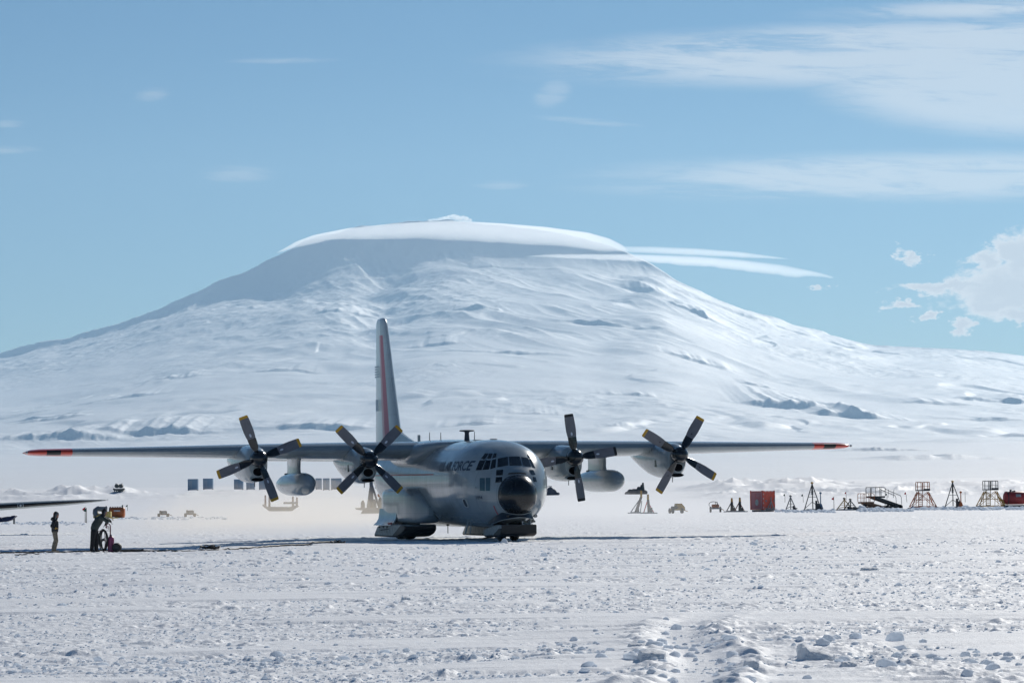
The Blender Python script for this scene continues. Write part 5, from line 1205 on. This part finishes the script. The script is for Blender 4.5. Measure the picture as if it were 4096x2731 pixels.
# wing of a second aircraft entering from the left
t, s = thing('parked_aircraft', -80, 2125, 'second aircraft at the left edge showing its dark-edged wing', 'aircraft', D=205); u = 1 / s; bx = t.location
X_ = lambda px_, py_: (at(px_, py_, 205) - bx)
def wg(bm):
    rr = []
    for px_, yt, yb, ch in ((-300, 2012, 2044, 3.6), (0, 2018, 2033, 3.0), (120, 2011, 2024, 2.6), (250, 2005, 2016, 2.2), (330, 2001, 2009, 1.8), (404, 1998.5, 2002, 1.3), (420, 1998, 2000, 0.9)):
        a_, b_ = X_(px_, yt), X_(px_, yb); h = (a_.z - b_.z)
        rr.append([(a_.x, x * ch, b_.z + h / 2 + t_ / 0.5 * h * 1.02 - 0.03 * x) for x, t_ in FO])
    loft(bm, rr)
w2 = part('wing', wg, M_LGREY, t)
def boot(bm):
    rr = []
    for px_, yt, yb in ((-300, 2011.5, 2044), (0, 2017.5, 2033), (69, 2014, 2029)): 
        a_, b_ = X_(px_, yt), X_(px_, yb); rr.append([(a_.x, y, z) for y, z in ((0.25, a_.z), (0.02, a_.z - 0.01), (-0.08, (a_.z + b_.z) / 2), (0.02, b_.z + 0.01), (0.25, b_.z))])
    loft(bm, rr); rr = []
    for px_, yt, yb in ((95, 2013, 2027), (120, 2011.5, 2025), (250, 2004.5, 2016), (330, 2000.5, 2009.5), (406, 1997.5, 2002)):
        a_, b_ = X_(px_, yt), X_(px_, yb); rr.append([(a_.x, y, z) for y, z in ((0.25, a_.z), (0.02, a_.z - 0.01), (-0.08, (a_.z + b_.z) / 2), (0.02, b_.z + 0.01), (0.25, b_.z))])
    loft(bm, rr)
part('deicing_boot', boot, M_BLACK, w2)
def ll(bm):
    a_ = X_(82, 2021); box(bm, a_.x - 9 * u, a_.x + 9 * u, -0.06, 0.3, a_.z - 6 * u, a_.z + 6 * u, bev=0.02)
q = part('landing_light', ll, K_DARK, w2)
a_ = X_(83, 2021); part('lens', lambda bm: lathe(bm, [(-0.03, 0.01), (-0.03, 4 * u), (0.02, 4.5 * u)], 'Y', (a_.x, -0.07, a_.z), 16), K_WHITE, w2)
a_ = X_(412, 2000); b2_ = X_(431, 1998); part('probe', lambda bm: (tube(bm, a_, b2_, 0.012), lathe(bm, [(-0.03, 0.005), (0, 0.03), (0.03, 0.005)], 'Y', b2_, 8)), M_METAL, w2)
part('fuselage', lambda bm: lathe(bm, [(-4, 0.2), (-3.2, 0.7), (-1, 1.1), (6, 1.1), (11, 0.5), (13, 0.2)], 'Y', (X_(-420, 2060).x, 2, X_(-300, 2060).z - 0.2), 26), M_LGREY, t)
for x in (-3.5, -8.0): part('ski', lambda bm: box(bm, x - 0.4, x + 0.4, -1.0, 2.5, 0.0, 0.15, bev=0.05), M_LGREY, t)
for x in (-3.5, -8.0): part('gear_leg', lambda bm: tube(bm, (x, 0.5, 0.1), (x, 0.8, X_(-300, 2040).z), 0.10), M_LGREY, t)

# cables lying on the snow
def cable(pts, r, label, lump=None):
    bm = bmnew(); P = []
    for (a, b_), (c_, d) in zip(pts[:-1], pts[1:]):
        for k in range(14):
            q = k / 14; P.append((a + (c_ - a) * q, b_ + (d - b_) * q))
    rnd = random.Random(len(pts)); W = []
    for i, (px, py) in enumerate(P):
        g_ = on_flat(px, py, -0.05 if px < 700 else 0.02); x, y = g_.x, g_.y
        zz = gz(x, y) + float(micro(np.array([x]), np.array([y]))[0]) + r * 0.9 + 0.03; W.append(Vector((x, y, zz)))
    path(bm, W, r, 6)
    if lump:
        for px, py, rr_ in lump:
            g_ = on_flat(px, py, 0.02)
            for k in range(4): path(bm, [(g_.x + 0.12 * math.sin(k * 2.1) + 1.5 * rr_ * math.cos(a) * (1 - 0.15 * k), g_.y + rr_ * math.sin(a), gz(g_.x, g_.y) + 0.06 + 0.03 * k + 0.05 * math.sin(2 * a + k)) for a in np.linspace(0, 6.2, 20)], 0.022, 6, closed=True)
    o = link('ground_cable', bm, M_BLACK); tag(o, label, 'cable', 'cables on the snow')
cable([(-60, 2209), (120, 2205), (240, 2202), (420, 2199), (585, 2195)], 0.032, 'long black cable running under the two people and the cart')
cable([(480, 2202), (700, 2199), (860, 2196), (1000, 2190), (1120, 2184), (1250, 2180), (1368, 2174)], 0.036, 'thick black cable with a tangled coil, right of the cart', [(838, 2188, 0.28), (1350, 2176, 0.18)])
cable([(60, 2216), (110, 2214), (160, 2212)], 0.022, 'short thin cable in front of the long one at the left')
# ------------------------------------------------------------------ people and the extinguisher cart
def skin_mesh(name, chains, m, parent=None, loc=None, sub=2, u=1.0, vox=0.75):
    """chains: lists of (x, y, z, r); swept together into ONE continuous surface that tapers between the joints"""
    bm = bmnew(); done = set()
    for ch in chains:
        for a, c_ in zip(ch[:-1], ch[1:]):
            if (Vector(a[:3]) - Vector(c_[:3])).length > 1e-3: tube(bm, a[:3], c_[:3], a[3], c_[3], 16)
        for a in ch:
            k = tuple(round(q, 3) for q in a)
            if k in done: continue
            done.add(k); bmesh.ops.create_icosphere(bm, subdivisions=3, radius=a[3], matrix=Matrix.Translation(a[:3]))
    for v in bm.verts: v.co *= u
    me = bpy.data.meshes.new(name); bmesh.ops.recalc_face_normals(bm, faces=bm.faces[:]); bm.to_mesh(me); bm.free(); me.materials.append(m)
    o = bpy.data.objects.new(name, me); C.objects.link(o)
    md = o.modifiers.new('remesh', 'REMESH'); md.mode = 'VOXEL'; md.voxel_size = vox * u; md.use_smooth_shade = True
    sm_ = o.modifiers.new('smooth', 'SMOOTH'); sm_.factor = 0.5; sm_.iterations = 4 if vox > 0.7 else 2
    bpy.context.view_layer.update()
    dm = bpy.data.meshes.new_from_object(o.evaluated_get(bpy.context.evaluated_depsgraph_get()))
    o.modifiers.clear(); o.data = dm; dm.polygons.foreach_set('use_smooth', [True] * len(dm.polygons))
    if parent: o.parent = parent
    if loc is not None: o.location = loc
    return o
M_SKIN = mat('skin', (0.42, 0.20, 0.14), 0.5); M_JBLK = mat('black_parka', (0.013, 0.014, 0.018), 0.6, noise=(9, 0.4), bump=(25, 0.5, 0.02)); M_TAN = mat('tan_camouflage', (0.24, 0.20, 0.145), 0.8, noise=(14, 0.45), bump=(14, 0.6, 0.03))
M_GRN = mat('dark_green_jacket', (0.035, 0.05, 0.045), 0.7, noise=(5, 0.3), bump=(14, 0.6, 0.03)); M_TRB = mat('black_trousers', (0.008, 0.008, 0.010), 0.75, bump=(14, 0.6, 0.03)); M_FUR = mat('grey_fur', (0.16, 0.16, 0.17), 0.95, noise=(40, 0.6), bump=(60, 1.0, 0.03))
M_GLV = mat('yellow_glove', (0.42, 0.24, 0.03), 0.7, noise=(20, 0.4)); M_BOOT = mat('boot', (0.03, 0.03, 0.03), 0.6); M_GLB = mat('black_glove', (0.012, 0.012, 0.012), 0.6); M_HAIR = mat('dark_cap', (0.02, 0.02, 0.022), 0.9, bump=(60, 1.0, 0.03))
M_CYL = mat('magenta_cylinder', (0.30, 0.055, 0.13), 0.4, noise=(6, 0.15)); M_FRM = mat('dull_pink_frame', (0.20, 0.07, 0.09), 0.5)
def hand(wx, wy, wz, dx, dz, curl=-1):
    """five fingers growing from a palm; direction (dx, dz), lengths differ, thumb from the side"""
    L = math.hypot(dx, dz); dx /= L; dz /= L; ch = []
    w = (wx, wy, wz, 2.4); p = (wx + dx * 4, wy, wz + dz * 4, 3.0); ch.append([w, p])
    for i, (oy, ln) in enumerate(((-2.4, 6.0), (-0.8, 7.0), (0.8, 6.6), (2.4, 5.0))):
        k = (wx + dx * 7, wy + oy, wz + dz * 7, 1.0); ch.append([p, k, (k[0] + dx * ln * 0.55 , k[1], k[2] + dz * ln * 0.55 + curl * 0.6, 0.9), (k[0] + dx * ln * 0.7 - dz * 0.5, k[1], k[2] + dz * ln * 0.9 + curl * 1.9, 0.8)])
    ch.append([w, (wx + dx * 2.5, wy - 3.4, wz + dz * 2.5 + 0.6, 1.1), (wx + dx * 5.5, wy - 4.8, wz + dz * 5.5 + 0.2, 0.9)])
    return ch
def head(cx, cy, cz, tilt=0.0):
    def r(x, z): c_, s_ = math.cos(tilt), math.sin(tilt); return cx + x * c_ + z * s_, cz - x * s_ + z * c_
    def P(x, y, z, q): a, b_ = r(x, z); return (a, cy + y, b_, q)
    return [[P(-1, 0, -4, 6.6), P(-0.5, 0, 2, 8.4), P(-1, 0, 7, 6.5)], [P(-1, 0, -4, 6.6), P(4.5, 0, -5.5, 3.8), P(5.6, 0, -8.5, 2.4)], [P(-0.5, 0, 2, 8.4), P(6.5, 0, 1.0, 3.0), P(8.9, 0, -1.6, 1.0)]], P
# first person: profile to the right
def lift(p): p.z += 0.03 + float(micro(np.array([p.x + q for q in (-0.2, 0, 0.2)]), np.array([p.y] * 3)).max()); return p
p0 = lift(place(220, 2209)); U1 = p0.y / F
hd, HP = head(7, 0, 144, 0.0)
body = [[(0, 0, 82, 9), (0.5, 0, 100, 9.5), (1, 0, 118, 10), (3, 0, 128, 6), (4, 0, 134, 5), (6, 0, 140, 6.6)],
        [(1, 0, 118, 10), (0, -11, 120, 5.5), (-8, -14, 103, 4.4), (3, -13, 95, 3.2)], [(1, 0, 118, 10), (0, 11, 120, 5.5), (-5, 14, 103, 4.4), (6, 11, 94, 3.2)],
        [(0, 0, 82, 9), (1, -6, 76, 7.5), (5, -6, 45, 6), (-1, -6, 8, 4.2), (6, -6, 3, 3)], [(0, 0, 82, 9), (-1, 6, 76, 7.5), (2, 6, 44, 6), (-8, 6, 8, 4.2), (0, 6, 3, 3)]] + [[(6, 0, 140, 6.6), hd[0][0]]] + hd
pr1 = skin_mesh('person', body, M_SKIN, None, p0, 2, U1); tag(pr1, 'person in a black parka and tan camouflage trousers standing in profile with a yellow glove', 'person')
skin_mesh('parka', [[(0, 0, 84, 14), (0.5, 0, 98, 15), (1, 0, 115, 14), (1, 0, 126, 9)], [(1, 0, 115, 14), (-1, -12, 118, 8), (-9, -15, 102, 7.2), (0, -15, 95, 6)], [(1, 0, 115, 14), (-1, 12, 118, 8), (-6, 15, 102, 7), (4, 13, 94, 6)]], M_JBLK, pr1, None, 2, U1)
skin_mesh('parka_hood', [[(-1, 0, 127, 8), (-8, 0, 131, 7.5), (-11, 0, 129, 6)], [(-1, 0, 127, 8), (4, 0, 131, 8)]], M_JBLK, pr1, None, 2, U1)
skin_mesh('trousers', [[(0, 0, 82, 12.5), (1, -6, 74, 10.5), (6, -6.5, 45, 8.6), (3, -6.5, 30, 8.4), (-2, -6.5, 8, 7.6)], [(0, 0, 82, 12.5), (-1, 6, 74, 10.5), (3, 6.5, 45, 8.6), (-3, 6.5, 30, 8.4), (-8, 6.5, 8, 7.4)]], M_TAN, pr1, None, 2, U1)
for bx_, by_ in ((0, -6.5), (-7, 6.5)): skin_mesh('boot', [[(bx_ - 1, by_, 8, 5.5), (bx_ - 1, by_, 3.5, 5), (bx_ + 6, by_, 2.5, 4.2), (bx_ + 13, by_, 2.2, 3.4)]], M_BOOT, pr1, None, 2, U1)
skin_mesh('fur_hat', [[(3, 0, 147, 9), (4, 0, 152, 8.5), (10, 0, 151, 5)], [(3, 0, 147, 9), (1, -1, 140, 8), (2, -2, 134, 4)]], M_HAIR, pr1, None, 2, U1)
skin_mesh('fur_flap', [[(11, -2, 153, 4.2), (13, 0, 149, 3.8), (11, 3, 153, 4)], [(11, -2, 153, 4.2), (6.5, -8, 146, 3.6), (5, -8, 136, 3.0), (4, -7, 129, 2.0)]], M_FUR, pr1, None, 2, U1)
skin_mesh('glove', [[(0, -15, 95, 4.5), (4, -15, 94, 5)]] + hand(3, -15, 94.5, 1, -0.2), M_GLV, pr1, None, 2, U1, 0.45)
# second person: leaning on the cart
p2 = lift(place(376, 2208)); U2 = p2.y / F
hd2, HP2 = head(44, 0, 154, 0.45)
body = [[(2.5, 0, 88, 10), (8, 0, 106, 10), (22, 0, 127, 11), (34, 0, 141, 6), (39, 0, 147, 5), hd2[0][0]],
        [(22, 0, 127, 11), (32, -12, 136, 6), (58, -14, 121, 4.6), (48, -12, 107, 3.4)], [(22, 0, 127, 11), (32, 12, 136, 6), (54, 13, 127, 4.6), (66, 8, 120, 3.4)],
        [(2.5, 0, 88, 10), (0, -7, 80, 9), (-5, -7, 43, 6.5), (-9, -7, 8, 4.5), (-3, -7, 3, 3)], [(2.5, 0, 88, 10), (6, 7, 80, 9), (9, 7, 43, 6.5), (7, 7, 8, 4.5), (14, 7, 3, 3)]] + hd2
pr2 = skin_mesh('person', body, M_SKIN, None, p2, 2, U2); tag(pr2, 'person in a dark green jacket and black trousers leaning over the cart handle', 'person')
skin_mesh('jacket', [[(3, 0, 93, 16), (7, 0, 104, 17), (20, 0, 123, 17), (31, 0, 137, 11)], [(20, 0, 123, 17), (34, -13, 134, 9.5), (57, -15, 122, 8), (52, -13, 112, 6.6)], [(20, 0, 123, 17), (34, 13, 134, 9.5), (53, 13, 128, 8), (62, 9, 122, 6.4)]], M_GRN, pr2, None, 2, U2)
skin_mesh('collar', [[(33, 0, 141, 9), (38, 0, 146, 8.5)]], M_JBLK, pr2, None, 2, U2)
skin_mesh('trousers', [[(2.5, 0, 88, 14), (0, -7, 78, 12), (-4, -7.5, 43, 9.5), (-8, -7.5, 8, 8.2)], [(2.5, 0, 88, 14), (6, 7, 78, 12), (10, 7.5, 43, 9.5), (8, 7.5, 8, 8.2)]], M_TRB, pr2, None, 2, U2)
for bx_, by_ in ((-8, -7.5), (8, 7.5)): skin_mesh('boot', [[(bx_ - 1, by_, 8, 5.5), (bx_ - 1, by_, 3.5, 5), (bx_ + 6, by_, 2.5, 4.2), (bx_ + 12, by_, 2.2, 3.4)]], M_BOOT, pr2, None, 2, U2)
skin_mesh('fur_cap', [[(40, 0, 157, 9), (43, 0, 163, 8), (48, 0, 163, 5)], [(40, 0, 157, 9), (41, -3, 150, 7)], [(40, 0, 157, 9), (37, 1, 165, 3.2)], [(43, 0, 163, 8), (44, -2, 170, 2.6)]], M_HAIR, pr2, None, 2, U2)
skin_mesh('fur_flap', [[(46, -7, 158, 3.4), (44, -8, 151, 3), (43, -7, 146, 2.2)], [(46, -7, 158, 3.4), (51, -3, 162, 3)]], M_FUR, pr2, None, 2, U2)
skin_mesh('glove', [[(52, -13, 111, 5), (49, -12.5, 108, 4.6)]] + hand(49, -12.5, 108, -0.7, -0.7), M_GLB, pr2, None, 2, U2, 0.45)
skin_mesh('glove', [[(61, 9, 122, 5), (65, 8, 120, 4.8)]] + hand(65, 8, 120, 0.6, -0.8), M_GLB, pr2, None, 2, U2, 0.45)
# cart with a pressure cylinder
pc = lift(place(444, 2209)); Uc = pc.y / F; u = Uc
t = empty('extinguisher_cart', pc); tag(t, 'two-wheeled cart with a magenta cylinder and a coiled black hose, under the leaning person', 'extinguisher cart')
def cyl(bm): lathe(bm, [(1, 3), (1.5, 11), (4, 13), (50, 13), (57, 11.5), (62, 7), (64, 3), (64.5, 0.5)], 'Z', (0, 0, 0), 28)
def sc(fn):
    def g_(bm):
        fn(bm)
        for v in bm.verts: v.co *= u
    return g_
part('cylinder', sc(cyl), M_CYL, t)
part('valve', sc(lambda bm: lathe(bm, [(62, 3), (63, 5), (68, 5), (70, 2.5), (71, 0.5)], 'Z', (-1, 0, 0), 16)), M_GBLACK, t)
FRX = lambda X, Y: ((X / 3.92) - 444 - 0.0, 0, 309.0 - 0.0 - (Y / 3.92))
def frame(bm):
    for y in (-9, 9):
        q = [(1665, 835), (1668, 800), (1685, 772), (1708, 767), (1730, 795), (1734, 860), (1730, 980), (1722, 1020), (1695, 1036), (1585, 1030)]
        path(bm, [(X / 3.92 - 444, y, 309 - Y / 3.92) for X, Y in q], 1.3, 8)
        tube(bm, (1545 / 3.92 - 444, y, 309 - 880 / 3.92), (1722 / 3.92 - 444, y, 309 - 878 / 3.92), 1.0)
        path(bm, [(1680 / 3.92 - 444, y, 309 - 850 / 3.92), (1682 / 3.92 - 444, y, 309 - 812 / 3.92), (1695 / 3.92 - 444, y, 309 - 800 / 3.92), (1706 / 3.92 - 444, y, 309 - 820 / 3.92), (1708 / 3.92 - 444, y, 309 - 860 / 3.92)], 0.8, 6)
        tube(bm, (1722 / 3.92 - 444, y, 309 - 1020 / 3.92), (23, y, 18), 1.3); tube(bm, (1695 / 3.92 - 444, y, 50), (-30, y, 2), 1.2)
    for X, Y in ((1708, 767), (1722, 878), (1585, 1030), (1545, 880)): tube(bm, (X / 3.92 - 444, -9, 309 - Y / 3.92), (X / 3.92 - 444, 9, 309 - Y / 3.92), 1.2)
    tube(bm, (23.6, -14, 18), (23.6, 14, 18), 1.6); box(bm, -34, 14, -8, 8, -1, 1.5)
part('frame', sc(frame), M_FRM, t)
def hose(bm):
    for k in range(9):
        cx, cz = 1628 / 3.92 - 444 + 1.2 * math.sin(k * 2.2), 309 - 1025 / 3.92 + 1.6 * math.cos(k * 1.7); rx, rz = 15.5 + 3.2 * math.sin(k * 1.3 + 1) + k * 0.5, 39 + 3.5 * math.cos(k * 2.1)
        rx *= (1.0, 0.72, 0.9, 0.55)[k % 4]; cx += 1.5 * (k % 3) - 1
        b2 = bmnew(); path(b2, [(cx + rx * math.cos(a) * (1 + 0.05 * math.sin(3 * a + k)), -15 + k * 1.6, cz + rz * math.sin(a)) for a in np.linspace(0, 2 * math.pi, 30, endpoint=False)], 1.5, 6, closed=True)
        me = bpy.data.meshes.new('tmp'); b2.to_mesh(me); b2.free(); bm.from_mesh(me); bpy.data.meshes.remove(me)
part('hose_coil', sc(hose), M_BLACK, t)
part('hose_reel', sc(lambda bm: (lathe(bm, [(-12, 1), (-12, 5), (4, 5), (4, 1)], 'Y', (-29, -4, 50), 16), tube(bm, (-29, -10, 50), (-20, -10, 62), 1.2), tube(bm, (-29, -10, 50), (-36, -10, 38), 1.2))), K_DARK, t)
for y in (-13, 14):
    b2 = bmnew(); lathe(b2, [(-4.5, 11), (-4.8, 15), (-3.2, 17.8), (0, 18.4), (3.2, 17.8), (4.8, 15), (4.5, 11)], 'Y', (0, 0, 0), 32)
    for v in b2.verts: v.co *= u
    wl = link('wheel', b2, M_BLACK, t, loc=(23.6 * u, y * u, 17.6 * u))
    b2 = bmnew(); lathe(b2, [(-4.2, 1), (-4.6, 4), (-3.6, 5), (-3.4, 9), (-4.7, 11.2), (4.7, 11.2), (3.4, 9), (4.2, 1)], 'Y', (0, 0, 0), 28)
    for v in b2.verts: v.co *= u
    link('rim', b2, col('wheel_rim_grey', (0.10, 0.12, 0.13)), wl)
# a few prominent broken blocks of snow
def block(px, py, w, h, d, label, seed, spike=False, taper=0.0):
    p = on_flat(px, py, 0.0); p.z = gz(p.x, p.y) + float(micro(np.array([p.x]), np.array([p.y]))[0]) - 0.02; s_ = p.y / F
    bm = bmnew(); bmesh.ops.create_icosphere(bm, subdivisions=4, radius=1.0); rnd = np.random.default_rng(seed)
    for v in bm.verts:
        c_ = v.co.copy(); e = max(abs(c_.x), abs(c_.y), abs(c_.z)) ; c_ = c_.lerp(c_ / e, 0.55)
        n = 1 + 0.16 * float(fbm(np.array([c_.x * 2.2 + seed]), np.array([c_.y * 2.2 + c_.z * 1.7]), 3, seed)[0]) + 0.05 * float(fbm(np.array([c_.x * 9]), np.array([c_.y * 7 + c_.z * 8]), 2, seed + 3)[0])
        hz_ = h if not spike else h * (1.0 - 0.55 * max(0, c_.x)) * (1.25 if c_.x < -0.5 else 0.9)
        tp_ = 1 - taper * (c_.z + 1) / 2
        v.co = Vector((c_.x * w * s_ / 2 * n * tp_, c_.y * d / 2 * n * tp_, c_.z * hz_ * s_ / 2 * n + hz_ * s_ * 0.16))
    o = link('snow_block', bm, M_CLOD2, None, loc=p); tag(o, label, 'snow block', 'broken snow blocks in the foreground')
M_CLOD2 = snow_mat('snow_block', 12.0, 0.6, 0.04); translucent(M_CLOD2, 0.3)
block(3262, 2646, 150, 84, 0.7, 'largest jagged snow block with a pointed left end at the lower right', 11, True)
block(2903, 2684, 60, 26, 0.25, 'smooth oval snow block lying alone on flat crust', 12)
block(3005, 2705, 62, 40, 0.35, 'rough snow block right of the smooth oval one, near the bottom edge', 13)
block(3398, 2672, 66, 44, 0.35, 'upright snow chunk directly right of the largest jagged block', 14)
block(2610, 2660, 110, 60, 0.8, 'long snow ridge chunk beside the curving ribbed track', 15)
block(2545, 2600, 62, 34, 0.4, 'rounded snow lump above the curving ribbed track', 16)
block(1625, 2402, 42, 26, 0.35, 'pale snow lump alone in the middle foreground left of the track', 17)
block(1216, 2354, 42, 20, 0.4, 'pale wide snow lump below the cable coil, left foreground', 18)
block(3478, 2290, 70, 24, 0.9, 'wide low snow mound on the open field at the right', 19)
block(2017, 2176, 44, 34, 0.5, 'small pointed snow heap against the nose wheels', 20, taper=0.65)
# ------------------------------------------------------------------ air
def vol_box(name, x0, x1, y0, y1, z0, z1, dens, col, aniso=0.3):
    v = np.array([(x, y, z) for z in (z0, z1) for y in (y0, y1) for x in (x0, x1)], dtype=float)
    f = np.array([(0, 2, 3, 1), (4, 5, 7, 6), (0, 1, 5, 4), (2, 6, 7, 3), (0, 4, 6, 2), (1, 3, 7, 5)])
    m = bpy.data.materials.new(name); m.use_nodes = True; nt = m.node_tree; nt.nodes.clear()
    o = nt.nodes.new('ShaderNodeOutputMaterial'); pv = nt.nodes.new('ShaderNodeVolumePrincipled')
    pv.inputs['Color'].default_value = (*col, 1); pv.inputs['Density'].default_value = dens; pv.inputs['Anisotropy'].default_value = aniso
    nt.links.new(pv.outputs[0], o.inputs['Volume'])
    return np_mesh(name, v, f, m, smooth=False)
hz = vol_box('haze', -14000, 14000, -4000, 41000, -3.0, 4200, 1.7e-5, (0.51, 0.755, 0.96), 0.35)
tag(hz, kind='stuff')

def exhaust(c_, r_, dens, col_, g):
    bm = bmnew(); bmesh.ops.create_icosphere(bm, subdivisions=4, radius=1.0)
    for v in bm.verts:
        n = 1 + 0.10 * math.sin(v.co.x * 5 + v.co.y * 3) + 0.08 * math.sin(v.co.y * 9 + v.co.z * 4)
        v.co = Vector((v.co.x * r_[0] * n, v.co.y * r_[1], v.co.z * r_[2] * n)) + Vector(c_)
    m = bpy.data.materials.new('exhaust_haze'); m.use_nodes = True; nt = m.node_tree; nt.nodes.clear()
    o = nt.nodes.new('ShaderNodeOutputMaterial'); pv = nt.nodes.new('ShaderNodeVolumePrincipled')
    pv.inputs['Color'].default_value = (*col_, 1); pv.inputs['Density'].default_value = dens; pv.inputs['Anisotropy'].default_value = g
    nt.links.new(pv.outputs[0], o.inputs['Volume'])
    tag(link('exhaust_haze', bm, m), kind='stuff')
exhaust((-15.8, 235, 0.9), (8.0, 60, 2.4), 0.0034, (1.0, 0.89, 0.75), 0.72)
exhaust((-15.0, 225, 0.4), (11.0, 50, 1.6), 0.0024, (1.0, 0.89, 0.75), 0.72)
exhaust((6.5, 250, 0.4), (9.5, 80, 1.8), 0.0015, (1.0, 0.98, 0.96), 0.72)
